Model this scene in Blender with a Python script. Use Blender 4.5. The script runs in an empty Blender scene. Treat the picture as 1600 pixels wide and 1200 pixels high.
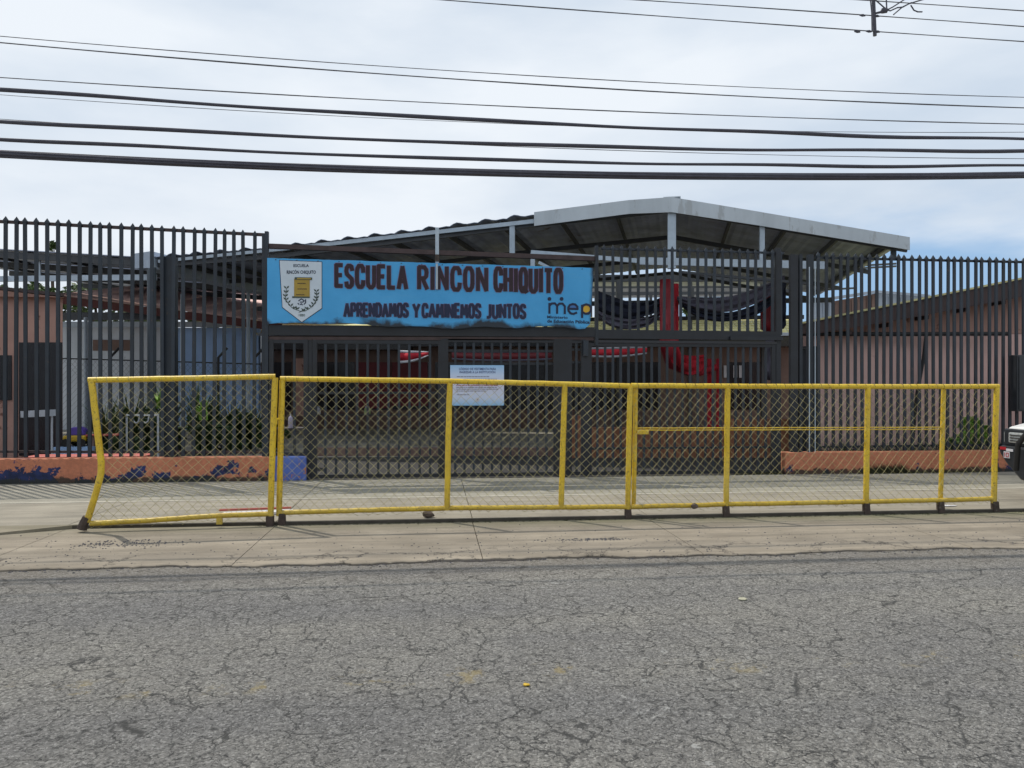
import bpy, bmesh, math, random
from mathutils import Vector, Matrix
random.seed(7)
R = math.radians
scene = bpy.context.scene
COL = scene.collection

# ------------------------------------------------------------ camera
EYE = 1.55
TH = R(5.8)
CT, ST = math.cos(TH), math.sin(TH)
FPX = 1200.0
cam_d = bpy.data.cameras.new('camera')
cam = bpy.data.objects.new('camera', cam_d)
COL.objects.link(cam)
cam.location = (0, 0, EYE)
cam.rotation_euler = (R(90), 0, -TH)
cam_d.sensor_width = 36
cam_d.lens = 36 * FPX / 1600
cam_d.clip_start = 0.05
cam_d.clip_end = 2000
scene.camera = cam

# ------------------------------------------------------------ sky and sun
SUN_TO = Vector((0.66, -0.70, -1.62)).normalized()      # direction the light travels
sun_el = math.asin(-SUN_TO.z)
sun_az = math.atan2(-SUN_TO.x, -SUN_TO.y)               # from +Y, clockwise towards +X
world = bpy.data.worlds.new('World')
scene.world = world
world.use_nodes = True
wn = world.node_tree.nodes
wl = world.node_tree.links
wn.clear()
w_out = wn.new('ShaderNodeOutputWorld')
w_bg = wn.new('ShaderNodeBackground')
w_bg.inputs['Strength'].default_value = 0.1
w_sky = wn.new('ShaderNodeTexSky')
w_sky.sky_type = 'NISHITA'
w_sky.sun_disc = False
w_sky.sun_elevation = sun_el
w_sky.sun_rotation = sun_az
w_tc = wn.new('ShaderNodeTexCoord')
w_map = wn.new('ShaderNodeMapping')
w_map.inputs['Scale'].default_value = (1.0, 1.0, 3.2)
w_map.inputs['Location'].default_value = (0.35, 0.1, 0.2)
w_n1 = wn.new('ShaderNodeTexNoise')
w_n1.inputs['Scale'].default_value = 2.0
w_n1.inputs['Detail'].default_value = 6
w_n1.inputs['Roughness'].default_value = 0.5
w_cr = wn.new('ShaderNodeValToRGB')                     # cloud tone: thick grey-white to bright white
w_cr.color_ramp.elements[0].position = 0.36
w_cr.color_ramp.elements[0].color = (6.2, 7.15, 8.35, 1)
w_cr.color_ramp.elements[1].position = 0.60
w_cr.color_ramp.elements[1].color = (8.6, 9.15, 9.8, 1)
wl.new(w_tc.outputs['Generated'], w_map.inputs['Vector'])
wl.new(w_map.outputs['Vector'], w_n1.inputs['Vector'])
wl.new(w_n1.outputs['Fac'], w_cr.inputs['Fac'])
# break in the clouds low over the right: clear sky shows
w_dot = wn.new('ShaderNodeVectorMath'); w_dot.operation = 'DISTANCE'
w_sc = wn.new('ShaderNodeVectorMath'); w_sc.operation = 'MULTIPLY'
w_sc.inputs[1].default_value = (1.0, 1.0, 3.4)
_a = R(31)
w_dot.inputs[1].default_value = (math.sin(_a), math.cos(_a), 0.105 * 3.4)
w_n2 = wn.new('ShaderNodeTexNoise')
w_n2.inputs['Scale'].default_value = 5.0
w_n2.inputs['Detail'].default_value = 5
w_add = wn.new('ShaderNodeMath'); w_add.operation = 'MULTIPLY_ADD'
w_add.inputs[1].default_value = 0.55
w_mr = wn.new('ShaderNodeMapRange')
w_mr.interpolation_type = 'SMOOTHSTEP'
w_mr.inputs['From Min'].default_value = 0.42
w_mr.inputs['From Max'].default_value = 0.72
w_mr.inputs['To Min'].default_value = 0.12
w_mr.inputs['To Max'].default_value = 1.0
w_mix = wn.new('ShaderNodeMixRGB')
wl.new(w_tc.outputs['Generated'], w_sc.inputs[0])
wl.new(w_sc.outputs[0], w_dot.inputs[0])
wl.new(w_map.outputs['Vector'], w_n2.inputs['Vector'])
wl.new(w_n2.outputs['Fac'], w_add.inputs[0])
wl.new(w_dot.outputs['Value'], w_add.inputs[2])
wl.new(w_add.outputs[0], w_mr.inputs['Value'])
wl.new(w_mr.outputs[0], w_mix.inputs['Fac'])
w_clear = wn.new('ShaderNodeMixRGB'); w_clear.inputs['Fac'].default_value = 0.75; w_clear.inputs['Color2'].default_value = (2.6, 5.0, 8.3, 1)
wl.new(w_sky.outputs[0], w_clear.inputs['Color1'])
wl.new(w_clear.outputs[0], w_mix.inputs['Color1'])
wl.new(w_cr.outputs[0], w_mix.inputs['Color2'])
wl.new(w_mix.outputs[0], w_bg.inputs['Color'])
wl.new(w_bg.outputs[0], w_out.inputs['Surface'])

sun_d = bpy.data.lights.new('sun', 'SUN')
sun_d.energy = 3.3
sun_d.angle = R(0.9)
sun_d.color = (1.0, 0.93, 0.82)
sun = bpy.data.objects.new('sun', sun_d)
COL.objects.link(sun)
sun.rotation_euler = SUN_TO.to_track_quat('-Z', 'Y').to_euler()
scene.view_settings.view_transform = 'Standard'
scene.view_settings.look = 'None'
scene.view_settings.gamma = 1
scene.view_settings.use_curve_mapping = False
scene.view_settings.exposure = 0.0

# ------------------------------------------------------------ survey helpers (photo pixels 1600x1200 -> places)
def c2w(x, d, z=0.0):
    return Vector((x * CT + d * ST, d * CT - x * ST, z))
def F(px, py, Y):                       # on the plane world Y
    xr = (px - 800) / FPX; zr = (600 - py) / FPX
    t = Y / (CT - xr * ST)
    return Vector((xr * t * CT + t * ST, Y, EYE + zr * t))
def G(px, py, z=0.0):                   # on the ground height z
    xr = (px - 800) / FPX; zr = (600 - py) / FPX
    t = (z - EYE) / zr
    return c2w(xr * t, t, z)
def D(px, py, d):                       # at distance d
    return c2w((px - 800) / FPX * d, d, EYE + (600 - py) / FPX * d)

# ------------------------------------------------------------ mesh helpers
class MB:
    def __init__(s):
        s.v = []; s.f = []
    def quad(s, a, b, c, d):
        n = len(s.v); s.v += [tuple(a), tuple(b), tuple(c), tuple(d)]; s.f.append((n, n+1, n+2, n+3)); return s
    def poly(s, pts):
        n = len(s.v); s.v += [tuple(p) for p in pts]; s.f.append(tuple(range(n, n+len(pts)))); return s
    def hexa(s, p):                     # 8 corners: bottom 4 ccw, top 4 ccw
        n = len(s.v); s.v += [tuple(q) for q in p]
        for f in ((0,3,2,1),(4,5,6,7),(0,1,5,4),(1,2,6,5),(2,3,7,6),(3,0,4,7)):
            s.f.append(tuple(n+i for i in f))
        return s
    def box(s, x0, x1, y0, y1, z0, z1):
        return s.hexa([(x0,y0,z0),(x1,y0,z0),(x1,y1,z0),(x0,y1,z0),(x0,y0,z1),(x1,y0,z1),(x1,y1,z1),(x0,y1,z1)])
    def bar(s, a, b, w, h, up=(0,0,1)):  # rectangular bar from a to b, w sideways, h along up
        a = Vector(a); b = Vector(b); d = (b-a).normalized(); u = Vector(up)
        side = d.cross(u)
        if side.length < 1e-4: side = d.cross(Vector((0,1,0)))
        side.normalize(); u = side.cross(d).normalized()
        q = []
        for p in (a, b):
            q.append([p - side*w/2 - u*h/2, p + side*w/2 - u*h/2, p + side*w/2 + u*h/2, p - side*w/2 + u*h/2])
        return s.hexa([q[0][0], q[0][1], q[1][1], q[1][0], q[0][3], q[0][2], q[1][2], q[1][3]])
    def tube(s, pts, r, n=10, cap=True):
        pts = [Vector(p) for p in pts]; m = len(pts); base = len(s.v)
        rr = r if isinstance(r, (list, tuple)) else [r]*m
        prev = None
        for i, p in enumerate(pts):
            t = (pts[min(i+1, m-1)] - pts[max(i-1, 0)]).normalized()
            if prev is None:
                ref = Vector((0,0,1)) if abs(t.z) < 0.9 else Vector((1,0,0))
                a = t.cross(ref).normalized()
            else:
                a = prev - t*prev.dot(t)
                a.normalize()
            prev = a; b = t.cross(a)
            for k in range(n):
                th = 2*math.pi*k/n
                s.v.append(tuple(p + (a*math.cos(th) + b*math.sin(th))*rr[i]))
        for i in range(m-1):
            for k in range(n):
                k2 = (k+1) % n
                s.f.append((base+i*n+k, base+i*n+k2, base+(i+1)*n+k2, base+(i+1)*n+k))
        if cap:
            s.f.append(tuple(base+k for k in reversed(range(n))))
            s.f.append(tuple(base+(m-1)*n+k for k in range(n)))
        return s
    def sweep(s, prof, a, b):           # closed profile (list of Vectors) from offset a to b
        n = len(prof); base = len(s.v); a = Vector(a); b = Vector(b)
        s.v += [tuple(Vector(p)+a) for p in prof] + [tuple(Vector(p)+b) for p in prof]
        for k in range(n):
            k2 = (k+1) % n
            s.f.append((base+k, base+k2, base+n+k2, base+n+k))
        s.f.append(tuple(base+k for k in reversed(range(n)))); s.f.append(tuple(base+n+k for k in range(n)))
        return s
    def mesh(s, name, m, smooth=False):
        me = bpy.data.meshes.new(name); me.from_pydata(s.v, [], s.f)
        if m: me.materials.append(m)
        bm = bmesh.new(); bm.from_mesh(me)
        if len(bm.faces) < 60000 and not getattr(s, 'open', False):
            bmesh.ops.recalc_face_normals(bm, faces=bm.faces)
        bm.to_mesh(me); bm.free()
        if smooth:
            for p in me.polygons: p.use_smooth = True
            try: me.set_sharp_from_angle(angle=R(40))
            except Exception: pass
        me.update(); return me
    def build(s, name, m, parent=None, smooth=False, bevel=0):
        o = bpy.data.objects.new(name, s.mesh(name, m, smooth)); COL.objects.link(o)
        if parent: o.parent = parent
        if bevel:
            b = o.modifiers.new('bevel', 'BEVEL'); b.width = bevel; b.segments = 2; b.limit_method = 'ANGLE'
        return o
def tag(o, label=None, cat=None, group=None, kind=None):
    if label: o['label'] = label
    if cat: o['category'] = cat
    if group: o['group'] = group
    if kind: o['kind'] = kind
    return o
def thing(name, label, cat, group=None, loc=(0,0,0)):
    o = bpy.data.objects.new(name, None); COL.objects.link(o)
    o.empty_display_size = 0.2
    return tag(o, label, cat, group)
def link_mesh(name, me, parent, loc=(0,0,0), rot=(0,0,0), sc=(1,1,1)):
    o = bpy.data.objects.new(name, me); COL.objects.link(o); o.parent = parent
    o.location = loc; o.rotation_euler = rot; o.scale = sc
    return o

# ------------------------------------------------------------ materials
def nodes(name):
    m = bpy.data.materials.new(name); m.use_nodes = True
    nt = m.node_tree; b = nt.nodes['Principled BSDF']
    return m, nt, b
def pos(nt, scale=(1,1,1)):
    g = nt.nodes.new('ShaderNodeNewGeometry'); mp = nt.nodes.new('ShaderNodeMapping')
    mp.inputs['Scale'].default_value = scale
    nt.links.new(g.outputs['Position'], mp.inputs['Vector']); return mp.outputs[0]
def noise(nt, vec, sc, det=4, rough=0.55, dist=0):
    n = nt.nodes.new('ShaderNodeTexNoise'); n.inputs['Scale'].default_value = sc
    n.inputs['Detail'].default_value = det; n.inputs['Roughness'].default_value = rough
    n.inputs['Distortion'].default_value = dist
    nt.links.new(vec, n.inputs['Vector']); return n.outputs['Fac']
def ramp(nt, fac, stops, interp='LINEAR'):
    r = nt.nodes.new('ShaderNodeValToRGB'); r.color_ramp.interpolation = interp
    el = r.color_ramp.elements
    while len(el) < len(stops): el.new(0.5)
    for e, (p, c) in zip(el, stops):
        e.position = p; e.color = (c[0], c[1], c[2], 1) if isinstance(c, (tuple, list)) else (c, c, c, 1)
    nt.links.new(fac, r.inputs['Fac']); return r.outputs['Color']
def mixc(nt, fac, a, b, mode='MIX'):
    m = nt.nodes.new('ShaderNodeMixRGB'); m.blend_type = mode
    for k, v in ((0, fac), (1, a), (2, b)):
        if hasattr(v, 'is_linked') or hasattr(v, 'links'): nt.links.new(v, m.inputs[k])
        elif isinstance(v, (tuple, list)): m.inputs[k].default_value = (v[0], v[1], v[2], 1)
        else: m.inputs[k].default_value = v
    return m.outputs[0]
def math_(nt, op, a, b=None, c=None, clamp=False):
    m = nt.nodes.new('ShaderNodeMath'); m.operation = op; m.use_clamp = clamp
    for k, v in enumerate((a, b, c)):
        if v is None: continue
        if hasattr(v, 'links'): nt.links.new(v, m.inputs[k])
        else: m.inputs[k].default_value = v
    return m.outputs[0]
def mrange(nt, v, a, b, c=0, d=1):
    m = nt.nodes.new('ShaderNodeMapRange')
    m.inputs['From Min'].default_value = a; m.inputs['From Max'].default_value = b
    m.inputs['To Min'].default_value = c; m.inputs['To Max'].default_value = d
    nt.links.new(v, m.inputs['Value']); return m.outputs[0]
def bump(nt, b, h, strength=0.5, dist=0.01):
    n = nt.nodes.new('ShaderNodeBump'); n.inputs['Strength'].default_value = strength
    n.inputs['Distance'].default_value = dist
    nt.links.new(h, n.inputs['Height']); nt.links.new(n.outputs[0], b.inputs['Normal'])
def sepz(nt):
    g = nt.nodes.new('ShaderNodeNewGeometry'); s = nt.nodes.new('ShaderNodeSeparateXYZ')
    nt.links.new(g.outputs['Position'], s.inputs[0]); return s.outputs
def plain(name, col, rough=0.6, var=0.18, sc=3.0, metal=0.0, bmp=0.15, spots=None, vscale=(1,1,1), fine=60, ov=0.10):
    m, nt, b = nodes(name); v = pos(nt, vscale)
    dark = tuple(c*(1-var) for c in col); lite = tuple(min(1, c*(1+var)) for c in col)
    c = ramp(nt, noise(nt, v, sc, 6, 0.6), [(0.3, dark), (0.7, lite)])
    if spots:
        scol, ssc, th = spots
        c = mixc(nt, ramp(nt, noise(nt, v, ssc, 6, 0.65), [(th, 0.0), (th+0.04, 1.0)]), c, scol)
    oi = nt.nodes.new('ShaderNodeObjectInfo')
    c = mixc(nt, 1.0, c, ramp(nt, oi.outputs['Random'], [(0.0, 1-ov), (1.0, 1.0)]), 'MULTIPLY')
    nt.links.new(c, b.inputs['Base Color'])
    b.inputs['Roughness'].default_value = rough; b.inputs['Metallic'].default_value = metal
    bump(nt, b, noise(nt, v, fine, 4), bmp, 0.01)
    return m

M = {}
M['fence'] = plain('dark_fence_paint', (0.014, 0.023, 0.036), 0.5, 0.25, 5, spots=((0.06, 0.045, 0.04), 14, 0.64), ov=0.35)
M['fence_rust'] = plain('rusty_fence_rail', (0.055, 0.035, 0.035), 0.7, 0.35, 6)
M['gate'] = plain('dark_gate_paint', (0.009, 0.012, 0.018), 0.5, 0.3, 5)
M['steel'] = plain('pale_grey_steel', (0.42, 0.50, 0.58), 0.5, 0.12, 4, spots=((0.25, 0.2, 0.17), 9, 0.70))
M['fascia'] = plain('grey_zinc_flashing', (0.47, 0.52, 0.56), 0.5, 0.09, 1.2, metal=0.15, bmp=0.08, spots=((0.38, 0.41, 0.43), 2.5, 0.58), vscale=(2.5, 2.5, .6))
M['col'] = plain('grey_steel_column', (0.06, 0.078, 0.095), 0.5, 0.15, 4)
M['sheet'] = plain('dull_zinc_sheet', (0.33, 0.375, 0.48), 0.55, 0.3, 2.2, metal=0.2, spots=((0.11, 0.07, 0.055), 1.3, 0.66))
M['purlin'] = plain('dark_purlin', (0.05, 0.055, 0.062), 0.6, 0.2, 4)
M['navy'] = plain('navy_cloth', (0.012, 0.016, 0.035), 0.9, 0.3, 6)
M['mauve'] = plain('faded_mauve_cloth', (0.10, 0.095, 0.13), 0.9, 0.2, 6)
M['redcloth'] = plain('red_cloth', (0.50, 0.018, 0.035), 0.85, 0.2, 6)
M['redpaint'] = plain('red_column_paint', (0.26, 0.012, 0.022), 0.55, 0.2, 5)
M['whitecloth'] = plain('white_cloth', (0.60, 0.60, 0.64), 0.9, 0.1, 6)
M['palecloth'] = plain('dull_white_cloth', (0.35, 0.35, 0.38), 0.9, 0.1, 6)  # duller white for the right banner's stripes
M['bluecloth'] = plain('blue_cloth', (0.02, 0.03, 0.09), 0.9, 0.1, 6)
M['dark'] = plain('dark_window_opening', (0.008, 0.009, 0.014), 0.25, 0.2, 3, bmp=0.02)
M['darkred'] = plain('dark_red_shutter', (0.16, 0.016, 0.022), 0.6, 0.2, 3)
M['brown'] = plain('brown_render', (0.19, 0.125, 0.105), 0.85, 0.2, 1.5)
M['facbrown'] = plain('brown_fascia_board', (0.050, 0.028, 0.026), 0.6, 0.25, 2.5)
M['redfascia'] = plain('maroon_fascia_board', (0.14, 0.035, 0.03), 0.6, 0.2, 2)
M['salmon'] = plain('salmon_render', (0.74, 0.50, 0.45), 0.9, 0.08, 1.2, spots=((0.64, 0.42, 0.38), 2.2, 0.66))
M['salmon2'] = plain('terracotta_render', (0.46, 0.275, 0.225), 0.9, 0.15, 1.2, spots=((0.19, 0.085, 0.06), 2.0, 0.62))
M['greywall'] = plain('grey_render', (0.58, 0.63, 0.69), 0.9, 0.15, 0.8, spots=((0.12, 0.11, 0.12), 1.2, 0.66))
M['bluewall'] = plain('blue_render', (0.36, 0.54, 0.84), 0.9, 0.12, 0.8)
M['paleroof'] = plain('pale_yellow_roof_tile', (0.60, 0.56, 0.28), 0.8, 0.15, 2.5)
M['tin'] = plain('blue_grey_sheet_wall', (0.36, 0.42, 0.50), 0.6, 0.12, 1.2)
M['black'] = plain('black_rubber', (0.012, 0.012, 0.013), 0.6, 0.2, 8)
M['cable'] = plain('black_cable_sheath', (0.055, 0.055, 0.075), 0.6, 0.2, 8)
M['wire'] = plain('bare_aluminium_wire', (0.10, 0.10, 0.11), 0.5, 0.2, 8, metal=0.3)
M['link'] = plain('chain_link_wire', (0.36, 0.325, 0.15), 0.5, 0.35, 9, metal=0.2)
M['foot'] = plain('rusty_brown_steel', (0.055, 0.038, 0.030), 0.8, 0.4, 20, spots=((0.11, 0.10, 0.08), 25, 0.6))
M['stone'] = plain('brown_stone', (0.10, 0.075, 0.06), 0.9, 0.35, 14, bmp=0.6)
M['white'] = plain('white_paint', (0.78, 0.79, 0.78), 0.25, 0.04, 3, bmp=0.02)
M['plastic'] = plain('dark_plastic', (0.022, 0.026, 0.032), 0.45, 0.2, 8)
M['lamp'] = plain('clear_lamp', (0.55, 0.58, 0.58), 0.12, 0.3, 25, metal=0.4)
M['reds'] = plain('red_plastic', (0.45, 0.02, 0.03), 0.4, 0.1, 8)
M['glass'] = plain('dark_glass', (0.015, 0.02, 0.025), 0.06, 0.1, 2, bmp=0.0)
M['chrome'] = plain('chrome', (0.6, 0.6, 0.6), 0.15, 0.05, 2, metal=1.0, bmp=0.0)
M['purple'] = plain('purple_plastic', (0.10, 0.06, 0.35), 0.45, 0.1, 5)
M['toyyellow'] = plain('yellow_plastic', (0.55, 0.36, 0.02), 0.45, 0.1, 5)
M['seatred'] = plain('coral_red_paint', (0.48, 0.10, 0.08), 0.5, 0.15, 5)
M['seatgreen'] = plain('pale_green_paint', (0.42, 0.50, 0.22), 0.5, 0.15, 5)
M['bottle'] = plain('clear_bottle_plastic', (0.42, 0.38, 0.48), 0.2, 0.1, 5)
M['table'] = plain('dark_table_top', (0.07, 0.06, 0.06), 0.5, 0.1, 5)
M['grass_lit'] = plain('sunlit_green_leaf', (0.20, 0.36, 0.045), 0.6, 0.4, 9)  # sunlit brightness is put into this leaf colour
M['leaf'] = plain('tree_leaf', (0.055, 0.095, 0.022), 0.6, 0.45, 3)
M['leafdark'] = plain('shrub_leaf', (0.028, 0.060, 0.014), 0.5, 0.5, 5)
M['weed'] = plain('dry_weed_leaf', (0.045, 0.050, 0.020), 0.7, 0.5, 9)
M['bark'] = plain('tree_bark', (0.06, 0.045, 0.035), 0.9, 0.3, 6)
M['ink'] = plain('maroon_black_paint', (0.024, 0.011, 0.019), 0.7, 0.25, 9)
M['inkhalo'] = plain('mauve_outline_paint', (0.22, 0.15, 0.28), 0.7, 0.15, 9)
M['navyink'] = plain('navy_paint', (0.010, 0.018, 0.055), 0.7, 0.2, 9)
M['gold'] = plain('old_gold_paint', (0.36, 0.25, 0.045), 0.7, 0.12, 9)
M['olive'] = plain('grey_green_paint', (0.045, 0.070, 0.060), 0.7, 0.2, 12)
M['crestwhite'] = plain('crest_white_paint', (0.52, 0.60, 0.68), 0.6, 0.06, 4, bmp=0.02)
M['mepyellow'] = plain('amber_paint', (0.62, 0.38, 0.03), 0.6, 0.1, 9)
M['mepblue'] = plain('mid_blue_paint', (0.05, 0.16, 0.42), 0.6, 0.1, 9)
M['printblue'] = plain('printed_blue', (0.06, 0.08, 0.22), 0.6, 0.05, 9, bmp=0)
M['printred'] = plain('printed_red', (0.35, 0.06, 0.07), 0.6, 0.05, 9, bmp=0)
M['printgrey'] = plain('printed_grey', (0.16, 0.16, 0.22), 0.6, 0.05, 9, bmp=0)

def yellow_paint():
    m, nt, b = nodes('yellow_gloss_paint'); v = pos(nt)
    c = ramp(nt, noise(nt, v, 7, 6, 0.65), [(0.3, (0.58, 0.38, 0.018)), (0.65, (0.74, 0.52, 0.03))])
    c = mixc(nt, ramp(nt, noise(nt, v, 38, 5, 0.7), [(0.57, 0.0), (0.63, 0.7)]), c, (0.17, 0.10, 0.03))
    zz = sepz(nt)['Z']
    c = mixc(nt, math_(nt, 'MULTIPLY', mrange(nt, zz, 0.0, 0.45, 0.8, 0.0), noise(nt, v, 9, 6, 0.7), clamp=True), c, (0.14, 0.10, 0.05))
    c = mixc(nt, ramp(nt, noise(nt, v, 2.2, 4, 0.6), [(0.5, 0.0), (0.75, 0.35)]), c, (0.62, 0.50, 0.16))
    vs = pos(nt, (1, 1, 0.35))
    c = mixc(nt, ramp(nt, noise(nt, vs, 120, 3, 0.7), [(0.60, 0.0), (0.65, 0.8)]), c, (0.08, 0.055, 0.02))
    nt.links.new(c, b.inputs['Base Color']); b.inputs['Roughness'].default_value = 0.42
    bump(nt, b, noise(nt, v, 90, 4), 0.4, 0.006); return m
M['yellow'] = yellow_paint()

def low_wall_mat():
    m, nt, b = nodes('peeling_orange_wall_paint'); v = pos(nt)
    xyz = sepz(nt)
    base = ramp(nt, noise(nt, v, 1.7, 6, 0.6), [(0.3, (0.46, 0.165, 0.088)), (0.7, (0.60, 0.225, 0.125))])
    base = mixc(nt, ramp(nt, noise(nt, v, 20, 5, 0.7), [(0.42, 0.35), (0.6, 0.0)]), base, (0.22, 0.10, 0.06))
    # chips: more of them low down and on the left wall
    low = mrange(nt, xyz['Z'], 0.0, 0.30, 0.14, 0.0)
    left = mrange(nt, xyz['X'], -6.5, 0.5, 0.055, 0.0)
    n = math_(nt, 'ADD', math_(nt, 'ADD', noise(nt, v, 2.6, 9, 0.68, 0.3), low), left)
    chip = ramp(nt, n, [(0.655, 0.0), (0.665, 1.0)])
    chip = math_(nt, 'MAXIMUM', chip, ramp(nt, noise(nt, v, 11, 6, 0.7), [(0.655, 0.0), (0.67, 0.9)]))
    chipcol = ramp(nt, noise(nt, v, 6, 4), [(0.35, (0.010, 0.016, 0.050)), (0.7, (0.022, 0.038, 0.14))])
    c = mixc(nt, chip, base, chipcol)
    # damp black mould along the foot
    foot = math_(nt, 'ADD', noise(nt, v, 5, 6, 0.7), mrange(nt, xyz['Z'], 0.0, 0.18, 0.45, -0.22))
    c = mixc(nt, ramp(nt, foot, [(0.60, 0.0), (0.72, 0.9)]), c, (0.022, 0.024, 0.020))
    nt.links.new(c, b.inputs['Base Color']); b.inputs['Roughness'].default_value = 0.85
    h = math_(nt, 'MULTIPLY_ADD', chip, -0.5, noise(nt, v, 40, 5))
    bump(nt, b, h, 0.5, 0.012); return m
M['lowwall'] = low_wall_mat()
def blue_wall_mat():
    m, nt, b = nodes('flaking_blue_wall_paint'); v = pos(nt)
    c = ramp(nt, noise(nt, v, 4, 6, 0.6), [(0.3, (0.06, 0.10, 0.34)), (0.7, (0.10, 0.17, 0.48))])
    c = mixc(nt, ramp(nt, noise(nt, v, 7, 8, 0.7), [(0.60, 0.0), (0.62, 1.0)]), c, (0.36, 0.15, 0.09))
    nt.links.new(c, b.inputs['Base Color']); b.inputs['Roughness'].default_value = 0.85
    bump(nt, b, noise(nt, v, 30, 4), 0.4, 0.01); return m
M['blueend'] = blue_wall_mat()

def asphalt():
    m, nt, b = nodes('worn_asphalt'); v = pos(nt); xyz = sepz(nt)
    def warp(vec, sc, amt, det=5, rough=0.6):
        n = nt.nodes.new('ShaderNodeTexNoise'); n.inputs['Scale'].default_value = sc
        n.inputs['Detail'].default_value = det; n.inputs['Roughness'].default_value = rough
        nt.links.new(vec, n.inputs['Vector'])
        a = nt.nodes.new('ShaderNodeVectorMath'); a.operation = 'MULTIPLY_ADD'
        a.inputs[1].default_value = (amt, amt, 0)
        nt.links.new(n.outputs['Color'], a.inputs[0]); nt.links.new(vec, a.inputs[2]); return a.outputs[0]
    def voro(vec, sc, feat='F1'):
        o = nt.nodes.new('ShaderNodeTexVoronoi'); o.feature = feat; o.inputs['Scale'].default_value = sc
        nt.links.new(vec, o.inputs['Vector']); return o
    vo = voro(warp(v, 60, 0.035), 105)
    tone = nt.nodes.new('ShaderNodeSeparateColor'); nt.links.new(vo.outputs['Color'], tone.inputs[0])
    c = ramp(nt, tone.outputs[0], [(0.0, (0.19, 0.188, 0.18)), (0.4, (0.295, 0.29, 0.278)), (0.8, (0.375, 0.368, 0.35)), (1.0, (0.55, 0.54, 0.52))])
    # broad wear: wheel tracks, patches, dust
    track = noise(nt, pos(nt, (0.12, 1.5, 1)), 1.0, 4, 0.5)
    c = mixc(nt, 1.0, c, ramp(nt, track, [(0.35, (0.88, 0.885, 0.90)), (0.65, (1.07, 1.06, 1.03))]), 'MULTIPLY')
    c = mixc(nt, 1.0, c, ramp(nt, noise(nt, v, 0.8, 6, 0.65), [(0.3, (0.88, 0.88, 0.90)), (0.7, (1.08, 1.07, 1.04))]), 'MULTIPLY')
    # ragged pits where binder has gone
    pn = noise(nt, warp(v, 14, 0.08), 44, 7, 0.72, 0.6)
    pit = ramp(nt, pn, [(0.39, 0.90), (0.46, 0.0)])
    c = mixc(nt, pit, c, (0.055, 0.055, 0.055))
    pn2 = noise(nt, warp(v, 5, 0.3), 13, 8, 0.75, 1.2)
    pit2 = ramp(nt, pn2, [(0.34, 0.45), (0.40, 0.0)])
    c = mixc(nt, pit2, c, (0.065, 0.065, 0.065))
    # crazing: fine crack network, in and out of view
    k1 = ramp(nt, voro(warp(warp(v, 2.5, 0.45, 8, 0.6), 14, 0.035, 6, 0.6), 4.4, 'DISTANCE_TO_EDGE').outputs['Distance'], [(0.004, 1.0), (0.024, 0.0)])
    k1 = mixc(nt, 1.0, k1, ramp(nt, noise(nt, v, 1.6, 5, 0.65), [(0.34, 0.1), (0.52, 0.95)]), 'MULTIPLY')
    k2 = ramp(nt, voro(warp(warp(v, 2.0, 0.6, 8, 0.7), 14, 0.05, 6, 0.7), 0.95, 'DISTANCE_TO_EDGE').outputs['Distance'], [(0.001, 0.8), (0.004, 0.0)])
    k2 = mixc(nt, 1.0, k2, ramp(nt, noise(nt, v, 0.7, 4, 0.6), [(0.44, 0.0), (0.56, 0.8)]), 'MULTIPLY')
    crack = math_(nt, 'MAXIMUM', k1, k2)
    c = mixc(nt, crack, c, (0.085, 0.085, 0.083))
    yl = ramp(nt, math_(nt, 'ABSOLUTE', math_(nt, 'SUBTRACT', xyz['Y'], 4.25)), [(0.06, 1.0), (0.16, 0.0)])
    yp = mixc(nt, 1.0, yl, ramp(nt, noise(nt, v, 3.3, 8, 0.75), [(0.56, 0.0), (0.62, 0.6)]), 'MULTIPLY')
    c = mixc(nt, yp, c, (0.46, 0.37, 0.18))
    wl_ = ramp(nt, math_(nt, 'ABSOLUTE', math_(nt, 'SUBTRACT', xyz['X'], 1.3)), [(0.15, 1.0), (1.4, 0.0)])
    wp = mixc(nt, 1.0, wl_, ramp(nt, noise(nt, v, 11, 6, 0.75), [(0.61, 0.0), (0.65, 0.8)]), 'MULTIPLY')
    c = mixc(nt, wp, c, (0.62, 0.62, 0.60))
    de = math_(nt, 'MULTIPLY', mrange(nt, xyz['Y'], 6.2, 7.0, 0.0, 1.0), noise(nt, v, 3, 5, 0.7))
    c = mixc(nt, math_(nt, 'MULTIPLY', de, 0.7, clamp=True), c, (0.33, 0.28, 0.215))
    nt.links.new(c, b.inputs['Base Color']); b.inputs['Roughness'].default_value = 0.88
    b.inputs['Specular IOR Level'].default_value = 0.25
    h = math_(nt, 'MULTIPLY', vo.outputs['Distance'], -0.7)
    h = math_(nt, 'MULTIPLY_ADD', pn, 1.6, h)
    h = math_(nt, 'MULTIPLY_ADD', pn2, 1.2, h)
    h = math_(nt, 'MULTIPLY_ADD', crack, -0.5, h)
    bump(nt, b, h, 0.9, 0.026)
    return m
M['asphalt'] = asphalt()

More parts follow.
